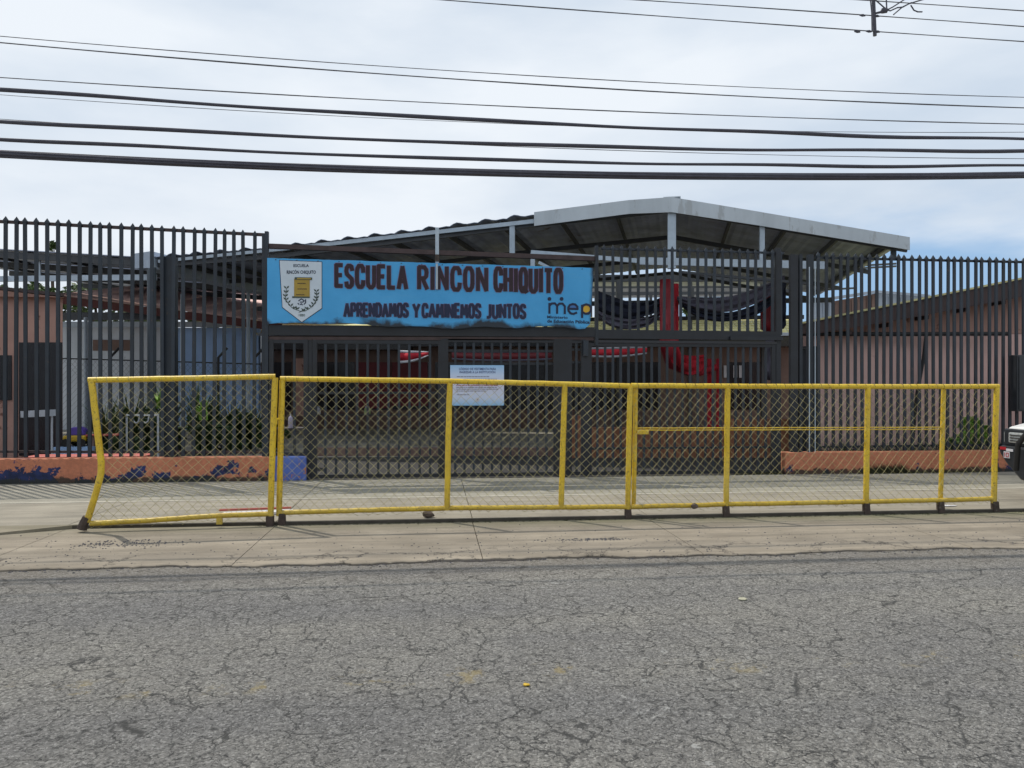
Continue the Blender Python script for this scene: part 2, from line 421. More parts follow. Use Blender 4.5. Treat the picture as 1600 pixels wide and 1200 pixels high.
def concrete(name, a, bb, streak=False):
    m, nt, b = nodes(name); v = pos(nt); xyz = sepz(nt)
    c = ramp(nt, noise(nt, v, 1.1, 7, 0.65), [(0.3, a), (0.7, bb)])
    vs = pos(nt, (0.25, 2.2, 1))
    c = mixc(nt, ramp(nt, noise(nt, vs, 3.0, 6, 0.7), [(0.38, 0.5), (0.62, 0.0)]), c, tuple(x*0.6 for x in a))
    c = mixc(nt, ramp(nt, noise(nt, v, 60, 5, 0.75), [(0.30, 0.55), (0.42, 0.0)]), c, tuple(x*0.45 for x in a))
    # pebble-dark specks
    c = mixc(nt, ramp(nt, noise(nt, v, 36, 2, 0.5), [(0.70, 0.0), (0.73, 0.85)]), c, (0.05, 0.05, 0.055))
    if streak:
        # grey gravelly scuffs and green moss below the kerb, wheel marks by the road
        g = math_(nt, 'MULTIPLY', mrange(nt, xyz['Y'], 8.35, 8.85, 0, 1), noise(nt, v, 2.0, 5, 0.7))
        gx = mrange(nt, xyz['X'], -6.0, 6.0, 0.35, 1.2)
        g = math_(nt, 'MULTIPLY', g, gx, clamp=True)
        c = mixc(nt, g, c, (0.115, 0.125, 0.055))
        w = math_(nt, 'MULTIPLY', mrange(nt, math_(nt, 'ABSOLUTE', math_(nt, 'SUBTRACT', xyz['Y'], 7.32)), 0.0, 0.30, 1, 0), noise(nt, pos(nt, (0.5, 6, 1)), 2.5, 6, 0.75))
        c = mixc(nt, math_(nt, 'MULTIPLY', w, 0.6, clamp=True), c, (0.17, 0.155, 0.135))
        cv = nt.nodes.new('ShaderNodeTexVoronoi'); cv.feature = 'DISTANCE_TO_EDGE'; cv.inputs['Scale'].default_value = 1.1
        wv = nt.nodes.new('ShaderNodeVectorMath'); wv.operation = 'MULTIPLY_ADD'
        wn_ = nt.nodes.new('ShaderNodeTexNoise'); wn_.inputs['Scale'].default_value = 2.5; wn_.inputs['Detail'].default_value = 8
        wn_.inputs['Roughness'].default_value = 0.72
        nt.links.new(v, wn_.inputs['Vector']); wv.inputs[1].default_value = (0.9, 0.9, 0)
        nt.links.new(wn_.outputs['Color'], wv.inputs[0]); nt.links.new(v, wv.inputs[2]); nt.links.new(wv.outputs[0], cv.inputs['Vector'])
        cr = ramp(nt, cv.outputs['Distance'], [(0.004, 1.0), (0.016, 0.0)])
        cr = mixc(nt, 1.0, cr, ramp(nt, mrange(nt, xyz['Y'], 7.1, 7.7, 1, 0), [(0.2, 0.0), (0.6, 1.0)]), 'MULTIPLY')
        c = mixc(nt, cr, c, (0.05, 0.045, 0.04))
    nt.links.new(c, b.inputs['Base Color']); b.inputs['Roughness'].default_value = 0.9
    b.inputs['Specular IOR Level'].default_value = 0.25
    h = math_(nt, 'MULTIPLY_ADD', noise(nt, vs, 14, 5, 0.7), 0.8, noise(nt, v, 70, 5, 0.7))
    bump(nt, b, h, 0.45, 0.008)
    return m
M['paveA'] = concrete('upper_pavement_concrete', (0.25, 0.23, 0.19), (0.36, 0.33, 0.27))
M['paveB'] = concrete('lower_pavement_concrete', (0.225, 0.196, 0.155), (0.345, 0.302, 0.240), True)
M['paveC'] = concrete('ramp_concrete', (0.25, 0.24, 0.20), (0.37, 0.35, 0.295))
M['strip'] = plain('pale_mortar_line', (0.48, 0.45, 0.38), 0.9, 0.25, 3)
M['joint_kerb_shade'] = plain('joint_dirt_kerb_shade', (0.06, 0.052, 0.04), 0.95, 0.3, 9)  # dirt between slabs, also the painted shade on the kerb face
M['yard'] = plain('yard_dirt', (0.30, 0.285, 0.24), 0.95, 0.35, 1.2, bmp=0.4, fine=25)
M['orangelow'] = plain('burnt_orange_wall', (0.26, 0.11, 0.06), 0.9, 0.25, 2)

def sign_mat():
    m, nt, b = nodes('painted_blue_sign_sheet'); v = pos(nt); xyz = sepz(nt)
    c = ramp(nt, noise(nt, v, 1.6, 5, 0.6), [(0.3, (0.040, 0.30, 0.62)), (0.7, (0.065, 0.37, 0.72))])
    c = mixc(nt, ramp(nt, noise(nt, pos(nt, (0.5, 1, 3)), 6, 6, 0.7), [(0.55, 0.0), (0.75, 0.22)]), c, (0.13, 0.38, 0.62))
    # faded wear and soot-like grime creeping up from the lower edge and in from the right one
    zl = nt.nodes.new('ShaderNodeMath'); zl.operation = 'MULTIPLY_ADD'
    nt.links.new(xyz['X'], zl.inputs[0]); zl.inputs[1].default_value = SIGN_SLOPE; zl.inputs[2].default_value = SIGN_OFF
    hgt = math_(nt, 'SUBTRACT', xyz['Z'], zl.outputs[0])
    nz = noise(nt, pos(nt, (1.0, 1, 0.8)), 1.5, 6, 0.6, 0.4)
    up = math_(nt, 'SUBTRACT', hgt, math_(nt, 'MULTIPLY', mrange(nt, nz, 0.42, 0.70, -0.05, 1.0), 0.17))
    up = mrange(nt, up, -0.045, 0.045, 1, 0)
    c = mixc(nt, up, c, (0.012, 0.022, 0.035))
    rt = math_(nt, 'MULTIPLY_ADD', noise(nt, v, 2.6, 5, 0.6), 0.12, xyz['X'])
    c = mixc(nt, mrange(nt, rt, SIGN_R - 0.01, SIGN_R + 0.06, 0, 1), c, (0.012, 0.022, 0.035))
    nt.links.new(c, b.inputs['Base Color']); b.inputs['Roughness'].default_value = 0.55
    bump(nt, b, noise(nt, v, 5, 4), 0.25, 0.02)
    return m

def notice_mat(zt, zb):
    m, nt, b = nodes('printed_notice_vinyl'); xyz = sepz(nt)
    t = mrange(nt, xyz['Z'], zb, zt, 0, 1)
    c = ramp(nt, t, [(0.0, (0.22, 0.45, 0.70)), (0.18, (0.52, 0.60, 0.76)), (0.5, (0.60, 0.60, 0.72)), (0.75, (0.52, 0.62, 0.80)), (1.0, (0.28, 0.50, 0.76))])
    nt.links.new(c, b.inputs['Base Color']); b.inputs['Roughness'].default_value = 0.45
    return m

# ------------------------------------------------------------ planes of the place
YW = 12.6           # face of the low walls and the palisade line
YF = 8.9            # yellow barriers
XL, XR = -26.0, 30.0

# ============================================================ GROUND
g = MB(); g.box(-400, 400, -120, 700, -0.6, -0.30)
o = g.build('ground', M['yard']); tag(o, kind='structure')
g = MB(); g.box(-120, 120, -9, 7.6, -0.28, -0.06)
o = g.build('road', M['asphalt']); tag(o, kind='structure')
g = MB(); g.box(-60, 60, 7.61, YW + 0.1, -0.28, -0.065)
side = g.build('pavement', M['joint_kerb_shade']); tag(side, kind='structure')
g = MB(); g.box(-60, 60, YW + 0.11, 60, -0.28, -0.01)
yard = g.build('yard_ground', M['yard']); tag(yard, kind='structure')
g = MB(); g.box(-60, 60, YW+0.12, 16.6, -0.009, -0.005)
o = g.build('yard_shade_strip', plain('shade_dark_concrete', (0.028, 0.027, 0.026), 0.9, 0.3, 1.5)); tag(o, kind='structure')  # dry ground; shade of canopy and fence is put into this dark colour
# slabs
jx = sorted([G(20, 860, -.04).x, G(430, 822, -.04).x, G(745, 840, -.04).x, G(1040, 828, -.04).x])
jx = [jx[0] - 7.2, jx[0] - 4.8, jx[0] - 2.4] + jx + [jx[-1] + 2.7 * k for k in range(1, 6)]
jx2 = [x for x in jx]
EDGE = lambda x: 6.98 + 0.035*math.sin(x*1.7) + 0.02*math.sin(x*5.1+1) + 0.012*math.sin(x*13.0) + 0.008*math.sin(x*37.0)
for i in range(len(jx)-1):
    a, b_ = jx[i] + 0.004, jx[i+1] - 0.004
    # lower slab with a crumbled road edge
    n = 40; m_ = MB(); base = []
    rng = random.Random(i)
    xs = [a + (b_-a)*k/n for k in range(n+1)]
    ys = [EDGE(x) + rng.uniform(-.018, .018) for x in xs]
    for zt in (-0.10, -0.047, -0.040):
        off = 0.0 if zt < -0.045 else 0.012
        for x, y in zip(xs, ys): m_.v.append((x, y+off, zt))
    for x in xs: m_.v.append((x, YF-0.03, -0.040))
    for r_ in range(3):
        for k in range(n):
            p = r_*(n+1)+k
            m_.f.append((p, p+1, p+n+2, p+n+1))
    q = 3*(n+1)
    m_.v += [(a, YF-.03, -.1), (b_, YF-.03, -.1)]
    e = len(m_.v)
    m_.f.append((0, 2*(n+1), q, e-2)); m_.f.append((n, e-1, q+n, 2*(n+1)+n))
    m_.build('slab', M['paveB'], side)
    for (y0, y1, z1, mt) in ((YF, 10.54, 0.0, 'paveA'), (10.60, YW-0.01, 0.004, 'paveC')):
        s_ = MB(); s_.box(a, b_, y0, y1, -0.07, z1)
        so = s_.build('slab', M[mt], side, bevel=0.004)
m_ = MB(); rng = random.Random(77); nx = 900; prv = None
for k in range(nx+1):
    x = jx[0]+.01+(jx[-1]-jx[0]-.02)*k/nx
    w = max(.004, .014+.022*math.sin(x*.9+1)+.012*math.sin(x*4.3)+rng.uniform(-.008, .010))
    q = (Vector((x, EDGE(x)-w, -.0565)), Vector((x, EDGE(x)+.03, -.0565)))
    if prv: m_.quad(prv[0], q[0], q[1], prv[1])
    prv = q
m_.open = True
m_.build('edge_crack', plain('crack_dirt', (0.035, 0.03, 0.027), 0.95, 0.3, 20), side)
s_ = MB(); s_.box(jx[0], jx[-1], 10.545, 10.595, -0.07, 0.006); s_.build('mortar_line', M['strip'], side)
s_ = MB(); s_.box(jx[0], jx[-1], YF-0.028, YF-0.003, -0.07, -0.006); s_.build('kerb_edge', M['joint_kerb_shade'], side)  # dark strip: shade on the step face is put into its colour

rp = F(127, 700, YF).x
MB().hexa([(-30, 8.15, -.0398), (rp-1.6, 8.15, -.0398), (rp-.02, YF+.002, -.0398), (-30, YF+.002, -.0398), (-30, 8.15, -.0390), (rp-1.6, 8.15, -.0390), (rp-.02, YF+.002, .002), (-30, YF+.002, .002)]).build('mortar_ramp', M['paveB'], side)
# ============================================================ LOW WALLS
wl0 = F(478, 700, YW).x; wl1 = F(1227, 700, YW).x
xb = F(424, 700, YW).x
t = thing('low_wall', 'low peeling orange wall with blue patches below the left palisade fence', 'wall')
s_ = MB(); s_.box(XL, xb-0.001, YW, YW+0.22, -0.05, 0.385); s_.build('wall_body', M['lowwall'], t, bevel=0.012)
s_ = MB(); s_.box(xb, wl0, YW-0.004, YW+0.22, -0.05, 0.383); s_.build('wall_end', M['blueend'], t, bevel=0.012)['label'] = 'blue painted end of the low wall'
t = thing('low_wall', 'low orange painted wall below the right palisade fence', 'wall')
s_ = MB(); s_.box(wl1, XR, YW, YW+0.22, -0.05, 0.375); s_.build('wall_body', M['lowwall'], t, bevel=0.012)
# pale cap line
for a, b_ in ((XL, xb), ):
    pass

# ============================================================ PALISADE FENCES
def pale_mesh(h, w=0.062, dp=0.03, tip=True, mt='fence'):
    m_ = MB(); m_.box(-w/2, w/2, -dp/2, dp/2, 0, h-0.09 if tip else h)
    if tip:
        z0 = h-0.09; e = 0.006
        m_.v += [(-w/2-e,-dp/2-e,z0+.0),(w/2+e,-dp/2-e,z0),(w/2+e,dp/2+e,z0),(-w/2-e,dp/2+e,z0),
                 (-w/2-e,-dp/2-e,z0+.028),(w/2+e,-dp/2-e,z0+.028),(w/2+e,dp/2+e,z0+.028),(-w/2-e,dp/2+e,z0+.028),(0,0,h)]
        n = len(m_.v)-9
        for f in ((0,3,2,1),(0,1,5,4),(1,2,6,5),(2,3,7,6),(3,0,4,7),(4,5,8),(5,6,8),(6,7,8),(7,4,8)): m_.f.append(tuple(n+i for i in f))
    return m_.mesh('pale', M[mt])
def lin(p, q):
    return lambda x: p.z + (q.z-p.z)*(x-p.x)/(q.x-p.x)
def palisade(t, x0, x1, sp, ztop, zbot, w, rails, tip=True, mt='fence', railmt='fence', Y=YW+0.11, jit=0.006):
    me = pale_mesh(1.0, w, 0.03, False, mt)
    metip = {}
    x = x0; k = 0
    rng = random.Random(int(x0*100))
    while x < x1:
        zt = ztop(x) + rng.uniform(-jit, jit); zb = zbot(x)
        hh = round(zt - zb, 2)
        if hh not in metip: metip[hh] = pale_mesh(hh, w, 0.03, tip, mt)
        link_mesh('pale', metip[hh], t, (x + rng.uniform(-.004, .004), Y, zt-hh), (0, R(rng.gauss(0, .16)), 0))
        x += sp; k += 1
    for (zf, th, off) in rails:
        m_ = MB(); ra, rb = x0-0.05, x1+0.05
        m_.bar((ra, Y+off, zf(ra)), (rb, Y+off, zf(rb)), 0.03, th)
        m_.build('rail', M[railmt], t)
YP = YW + 0.11
# left palisade
pl = thing('palisade_fence', 'tall dark grey palisade fence with pointed pales on the left low wall', 'fence')
lt = lin(F(8, 337, YP), F(415, 360.5, YP)); lb = lin(F(0, 710, YP), F(415, 710, YP))
lr = lin(F(8, 346, YP), F(415, 366.5, YP)); lrb = lin(F(0, 706, YP), F(415, 707, YP))
xe = F(411, 400, YP).x
x7 = F(7.5, 400, YP).x
palisade(pl, x7 - 0.1575*50, xe-0.02, 0.1575, lt, lambda x: 0.40, 0.053, [(lr, 0.05, 0.032), (lrb, 0.04, 0.032)], railmt='fence_rust')
s_ = MB(); s_.box(xe-0.01, xe+0.05, YP-.04, YP+.04, 0.0, F(415, 366, YP).z); s_.build('post', M['fence'], pl)
for px in (264,):
    x = F(px, 400, YP).x
    s_ = MB(); s_.box(x-0.09, x+0.09, YP+.05, YP+.16, 0.0, F(px, 400, YP).z); s_.build('post', M['fence'], pl)
# right palisade
pr = thing('palisade_fence', 'tall dark palisade fence with pointed pales in front of the salmon house', 'fence')
rt = lin(F(1262, 392.5, YP), F(1596, 402.5, YP)); rr = lin(F(1262, 402, YP), F(1596, 409, YP)); rb = lin(F(1262, 699, YP), F(1600, 695, YP))
xs = F(1279.5, 400, YP).x
palisade(pr, xs, XR-14, 0.132, rt, lambda x: 0.39, 0.048, [(rr, 0.04, 0.032), (rb, 0.04, 0.032)])
# posts between gate and right fence
for px, w, mt in ((1240, 0.13, 'gate'), (1250.5, 0.055, 'fence'), (1266, 0.10, 'fence')):
    x = F(px, 400, YP).x
    s_ = MB(); s_.box(x-w/2, x+w/2, YP-.03, YP+.05, -0.05, F(px, 398, YP).z); s_.build('post', M[mt], pr)
for px in (1262, 1271):
    x = F(px, 400, YP).x
    s_ = MB(); s_.tube([(x, YP-.06, 0.05), (x, YP-.06, F(px, 418, YP).z)], 0.009, 8); s_.build('conduit', M['steel'], pr, smooth=True)
# dark panel on the right fence
a = F(1578, 555, YP-.05); b_ = F(1650, 642, YP-.05)
t = thing('meter_box', 'dark metal box fixed to the right palisade fence above the truck', 'box')
s_ = MB(); s_.box(a.x, b_.x, YP-.22, YP-.035, b_.z, a.z); s_.build('box_body', M['plastic'], t, bevel=0.01)
s_ = MB(); s_.box(a.x+.03, b_.x-.03, YP-.235, YP-.221, b_.z+.03, a.z-.03); s_.build('box_door', M['plastic'], t, bevel=0.004)

# ============================================================ ENTRANCE: frame, upper pales, gates
en = thing('entrance_portal', 'dark steel entrance frame with pointed pales over the gates', 'portal')
def hb(px0, py0, px1, py1, th_px, mt, name='beam', par=en, Y=YP, dep=0.08):
    a = F(px0, py0, Y); b_ = F(px1, py1, Y)
    s_ = MB(); s_.bar(a, b_, dep, th_px/1200*12.9); return s_.build(name, M[mt], par)
def vb(px, py0, py1, wpx, mt, name='post', par=en, Y=YP, dep=0.08):
    a = F(px, py0, Y); b_ = F(px, py1, Y); w = wpx/1200*12.9
    s_ = MB(); s_.box(a.x-w/2, a.x+w/2, Y-dep/2, Y+dep/2, b_.z, a.z); return s_.build(name, M[mt], par)
ut = lin(F(944, 381.5, YP), F(1225, 389.5, YP)); ur = lin(F(930, 388, YP), F(1225, 395, YP))
palisade(en, F(944, 400, YP).x, F(1222, 400, YP).x, 0.1475, ut, lambda x: F(1000, 522, YP).z, 0.045, [(ur, 0.035, 0.03)])
hb(928, 522, 1212, 525, 14, 'gate')
hb(930, 533.5, 1212, 536, 4, 'dark')
hb(415, 516, 928, 519, 15, 'gate')
hb(415, 528.5, 928, 529.5, 5, 'fence_rust', dep=0.05)
hb(416, 384.5, 930, 404.5, 7, 'fence_rust', Y=YP+0.02)
vb(932, 384, 540, 5, 'fence', Y=YP-.01)
vb(1215, 388, 745, 8, 'gate', Y=YP+.01)
vb(417, 362, 748, 5, 'fence', Y=YP-.01)
vb(484, 530, 748, 8, 'gate', Y=YP+.03)
vb(683, 356, 412, 5.5, 'steel', Y=YP-.02, dep=.05, name='sign_support')
vb(683, 398, 409, 6.5, 'foot', Y=YP-.02, dep=.06, name='sign_support_joint')
vb(682.5, 412, 452, 3.2, 'steel', Y=YW-.05, dep=.02, name='sign_support')
def gate(label, px0, px1, ytop, spx, rails=(), w=0.039, yb=744):
    t = thing('gate', label, 'gate', 'dark barred gates of the entrance')
    x0 = F(px0, 600, YP).x; x1 = F(px1, 600, YP).x; d = (x0+x1)/2
    zt = F((px0+px1)/2, ytop, YP).z
    sp = spx/1200*12.9
    s_ = MB(); s_.box(x0, x1, YP-.025, YP+.025, zt-.055, zt); s_.build('top_rail', M['gate'], t)
    zb_ = 0.39 if yb < 730 else 0.02
    s_ = MB(); s_.box(x0, x1, YP-.025, YP+.025, zb_, zb_+.06); s_.build('bottom_rail', M['gate'], t)
    for x in (x0, x1):
        s_ = MB(); s_.box(x-.035, x+.035, YP-.028, YP+.028, zb_-.004, zt+.004); s_.build('stile', M['gate'], t)
    me = MB().box(-w/2, w/2, -.015, .015, zb_+.062, zt-.057).mesh('bar', M['fence'])
    n = max(1, int(round((x1-x0)/sp)))
    for k in range(1, n):
        link_mesh('bar', me, t, (x0+(x1-x0)*k/n, YP, 0))
    for ry in rails:
        z = F((px0+px1)/2, ry, YP).z
        s_ = MB(); s_.box(x0+.036, x1-.036, YP+.016, YP+.045, z-.02, z+.02); s_.build('cross_rail', M['gate'], t)
    return t
gate('narrow barred side leaf at the left end, above the blue wall end', 424, 478, 531, 17, (), yb=716)
gate('barred gate leaf left of the notice, below the crest on the sign', 492, 688, 532, 15.2, (614,))
gate('barred gate leaf behind the notice board', 697, 868, 530, 14.2, (548, 568))
gate('narrow barred wicket gate between two thick posts under the sign logo', 890, 911, 531, 12, (546, 566))
gate('wide barred gate leaf at the right below the pointed pales', 921, 1208, 537, 12.6, (700,))
vb(879, 530, 746, 16, 'gate', Y=YP+.01)
vb(916.5, 532, 746, 6, 'gate', Y=YP+.01)
vb(915, 532, 556, 8, 'fence', Y=YP-.06, dep=.05, name='lock_box')
vb(692.5, 530, 746, 7, 'gate', Y=YP+.01)
hb(1140, 528.5, 1222, 529, 6, 'gate', Y=YP-.05)

# ============================================================ SIGN BOARD
YS = YW - 0.03
cTL, cTR, cBL, cBR = F(417.5, 403, YS), F(928, 418.5, YS), F(417.5, 506, YS), F(922, 514, YS)
SIGN_SLOPE = (cBR.z-cBL.z)/(cBR.x-cBL.x); SIGN_OFF = cBL.z - SIGN_SLOPE*cBL.x; SIGN_R = cTR.x - 0.02
M['sign'] = sign_mat()
sg = thing('sign_board', 'blue painted school name sign over the gates with crest and maroon lettering', 'sign')
m_ = MB(); n = 60; rng = random.Random(3)
top = []; bot = []
for k in range(n+1):
    f = k/n
    tp = cTL.lerp(cTR, f); bt = cBL.lerp(cBR, f)
    bt = bt + Vector((0, 0, 0.012*math.sin(f*31)+rng.uniform(-.008, .008)+ (0.02*math.sin(f*9))))
    tp = tp + Vector((0, 0, rng.uniform(-.003, .003)))
    if f > 0.985: bt.z += 0.08
    top.append(tp); bot.append(bt)
prof = bot + top[::-1]
m_.sweep(prof, (0, 0, 0), (0, 0.025, 0))
m_.build('board', M['sign'], sg)

def ribbons(strokes, width, Y, mapf, lift=0.0):
    """strokes: lists of 2-D points in picture units; one raised paint ribbon per segment"""
    m_ = MB(); i = 0
    for st in strokes:
        for a, b_ in zip(st[:-1], st[1:]):
            dx, dy = b_[0]-a[0], b_[1]-a[1]; L = math.hypot(dx, dy)
            if L < 1e-6: continue
            ux, uy = dx/L, dy/L; nx, ny = -uy*width/2, ux*width/2
            e = width*0.22
            a2 = (a[0]-ux*e, a[1]-uy*e); b2 = (b_[0]+ux*e, b_[1]+uy*e)
            Yl = Y - lift - 0.00015*(i % 43)
            m_.poly([mapf(a2[0]+nx, a2[1]+ny, Yl), mapf(b2[0]+nx, b2[1]+ny, Yl), mapf(b2[0]-nx, b2[1]-ny, Yl), mapf(a2[0]-nx, a2[1]-ny, Yl)])
            i += 1
        for p in st[1:-1]:
            Yl = Y - lift - 0.00015*(i % 43); i += 1
            m_.poly([mapf(p[0]+math.cos(q*math.pi/4)*width/2, p[1]+math.sin(q*math.pi/4)*width/2, Yl) for q in range(8)])
    return m_
GL = {
 'A': (1.0, [[(0,0),(.5,1)],[(.5,1),(1,0)],[(.2,.33),(.8,.33)]]),
 'C': (.85, [[(1,.72),(.95,.9),(.75,1),(.3,1),(.08,.88),(0,.7),(0,.3),(.08,.12),(.3,0),(.75,0),(.95,.1),(1,.28)]]),
 'D': (.9, [[(0,0),(0,1)],[(0,1),(.6,1),(.92,.85),(1,.6),(1,.4),(.92,.15),(.6,0),(0,0)]]),
 'E': (.75, [[(1,1),(0,1),(0,0),(1,0)],[(0,.52),(.85,.52)]]),
 'G': (.85, [[(1,.72),(.95,.9),(.75,1),(.3,1),(.08,.88),(0,.7),(0,.3),(.08,.12),(.3,0),(.75,0),(1,.12),(1,.45),(.6,.45)]]),
 'H': (.85, [[(0,0),(0,1)],[(1,0),(1,1)],[(0,.5),(1,.5)]]),
 'I': (.12, [[(.5,0),(.5,1)]]),
 'J': (.7, [[(.85,1),(.85,.22),(.68,.04),(.4,0),(.05,.0)]]),
 'L': (.7, [[(0,1),(0,0),(1,0)]]),
 'M': (1.15, [[(0,0),(.1,1)],[(.1,1),(.5,.25)],[(.5,.25),(.9,1)],[(.9,1),(1,0)]]),
 'N': (.95, [[(0,0),(0,1)],[(0,1),(1,0)],[(1,0),(1,1)]]),
 'O': (.85, [[(.3,0),(.08,.12),(0,.3),(0,.7),(.08,.88),(.3,1),(.7,1),(.92,.88),(1,.7),(1,.3),(.92,.12),(.7,0),(.3,0)]]),
 'P': (.8, [[(0,0),(0,1)],[(0,1),(.7,1),(.95,.88),(1,.75),(.95,.55),(.7,.45),(0,.45)]]),
 'Q': (.85, [[(.3,0),(.08,.12),(0,.3),(0,.7),(.08,.88),(.3,1),(.7,1),(.92,.88),(1,.7),(1,.3),(.92,.12),(.7,0),(.3,0)],[(.55,.2),(1.08,-.04)]]),
 'R': (.85, [[(0,0),(0,1)],[(0,1),(.7,1),(.95,.88),(1,.75),(.95,.58),(.7,.48),(0,.48)],[(.45,.48),(1.05,0)]]),
 'S': (.78, [[(1,.8),(.88,.96),(.65,1),(.3,1),(.06,.9),(0,.75),(.1,.6),(.9,.38),(1,.24),(.92,.08),(.65,0),(.3,0),(.08,.05),(0,.2)]]),
 'T': (.8, [[(0,1),(1,1)],[(.5,1),(.5,0)]]),
 'U': (.85, [[(0,1),(0,.25),(.1,.08),(.35,0),(.65,0),(.9,.08),(1,.25),(1,1)]]),
 'V': (.95, [[(0,1),(.5,0)],[(.5,0),(1,1)]]),
 'Y': (.9, [[(0,1),(.5,.45)],[(1,1),(.5,.45)],[(.5,.5),(.5,0)]]),
 'm': (1.2, [[(0,0),(0,.7)],[(0,.55),(.15,.7),(.4,.7),(.5,.55),(.5,0)],[(.5,.55),(.65,.7),(.88,.7),(1,.55),(1,0)]]),
}
def word(txt, x0, x1, ytop0, ytop1, ybot0, ybot1, gap=0.32, sw=0.0):
    """hand-painted word spanning x0..x1 in picture units"""
    tot = sum(GL[c][0] for c in txt) + gap*(len(txt)-1)
    k = (x1-x0-sw)/tot; x = x0+sw/2; out = []
    rng = random.Random(len(txt)*17+int(x0))
    for c in txt:
        w, sts = GL[c]
        jx_, jy_ = rng.uniform(-.25, .25), rng.uniform(-.5, .5)
        for st in sts:
            pts = []
            for (u, v) in st:
                X = x + u*w*k + jx_; f = (X-x0)/(x1-x0)
                yt = ytop0+(ytop1-ytop0)*f + sw/2; yb = ybot0+(ybot1-ybot0)*f - sw/2
                pts.append((X, yb + (yt-yb)*v + jy_))
            out.append(pts)
        x += (w+gap)*k
    return out
yl0 = lambda x: 411.5 + (x-523)*(419.0-411.5)/357; yl1 = lambda x: 450.0 + (x-523)*(459.5-450.0)/357
st1 = []
for wd, a, b_ in (('ESCUELA', 522.5, 637.5), ('RINCON', 652, 763), ('CHIQUITO', 771, 880)):
    st1 = word(wd, a, b_, yl0(a), yl0(b_), yl1(a), yl1(b_), 0.62, 6.0)
    ribbons(st1, 7.6, YS, F, 0.002).build('word_outline', M['inkhalo'], sg)['kind'] = 'stuff'
    ribbons(st1, 6.0, YS, F, 0.010).build('painted_word', M['ink'], sg)['kind'] = 'stuff'

zl0 = lambda x: 472.5 + (x-537)*(474.8-472.5)/285; zl1 = lambda x: 495.5 + (x-537)*(498.5-495.5)/285
st2 = []
for wd, a, b_ in (('APRENDAMOS', 536.5, 639), ('Y', 644, 656.5), ('CAMINEMOS', 659, 752), ('JUNTOS', 759, 822)):
    st2 = word(wd, a, b_, zl0(a), zl0(b_), zl1(a), zl1(b_), 0.50, 4.0)
    ribbons(st2, 5.2, YS, F, 0.002).build('word_outline', M['inkhalo'], sg)['kind'] = 'stuff'
    ribbons(st2, 4.1, YS, F, 0.010).build('painted_word', M['navyink'], sg)['kind'] = 'stuff'

# crest
cr_pts = [(437, 407), (502.5, 409.5), (502.5, 481.5), (471.5, 503), (441.5, 480)]
def flat(pts, Y, m, name, par, th=0.003):
    m_ = MB(); m_.sweep([F(p[0], p[1], Y) for p in pts], (0,0,0), (0, th, 0)); return m_.build(name, m, par)
cx_, cy_ = 470.5, 448
crest = flat([(cx_+(x-cx_)*1.03, cy_+(y-cy_)*1.022) for x, y in cr_pts], YS-.004, M['navyink'], 'crest', sg)
flat(cr_pts, YS-.009, M['crestwhite'], 'crest_field', crest)
sc = flat([(459.5, 435), (484, 435), (484, 464.5), (459.5, 464.5)], YS-.0135, M['gold'], 'scroll', crest)
flat([(460.5, 433), (487.5, 433.5), (487.5, 437.5), (460.5, 437)], YS-.0175, M['olive'], 'scroll_roll', crest, .003)
flat([(464, 434), (486, 434.4), (486, 436.6), (464, 436.2)], YS-.0205, M['gold'], 'scroll_highlight', crest, .002)
flat([(456.5, 463), (484, 463.5), (484, 465.5), (456.5, 465.5)], YS-.0175, M['olive'], 'scroll_roll', crest, .003)
lv = []
rng = random.Random(4)
def leafspray(p0, side, pts):
    for i, (x, y) in enumerate(pts):
        for s in (-1, 1):
            x2 = x + s*4.2; y2 = y - 4.6
            if i > 5: x2 = x + s*2.6 - side*3.0; y2 = y - 4.4
            dx, dy = x2-x, y2-y; L = math.hypot(dx, dy); nx, ny = -dy/L*1.35, dx/L*1.35
            mx, my = (x+x2)/2, (y+y2)/2
            lv.append([(x, y), (mx+nx, my+ny), (x2, y2), (mx-nx, my-ny)])
lp = [(447.5,451),(447,457.5),(446,463.5),(447,469),(450,473.5),(454,478.5),(458.5,482.5),(463,484)]
rp = [(494.5,456),(495,461),(494.5,466.5),(493,471),(490,476),(486.5,480),(481,483.5),(476,486)]
leafspray(0, -1, lp); leafspray(0, 1, rp)
m_ = MB(); m_.open = True
for i, q in enumerate(lv): m_.poly([F(p[0], p[1], YS-.0125-.0003*(i % 5)) for p in q])
m_.build('laurel_leaf_sprays', M['olive'], crest)
m_ = ribbons([lp + [(470, 486.5), (473, 485)], rp + [(472, 486), (467, 488)]], 0.9, YS, F, 0.0122); m_.build('laurel_stems', M['olive'], crest)
m_ = ribbons([[(466.5,470),(471,467),(475.5,470),(473,472),(469,472)],[(465.5,474),(467,475.5)],[(469,476),(471,474.5),(472.5,476.5)],[(475,475.5),(477.5,473),(477.5,468)]], 1.6, YS, F, 0.0122); m_.build('crest_emblem', M['navyink'], crest)

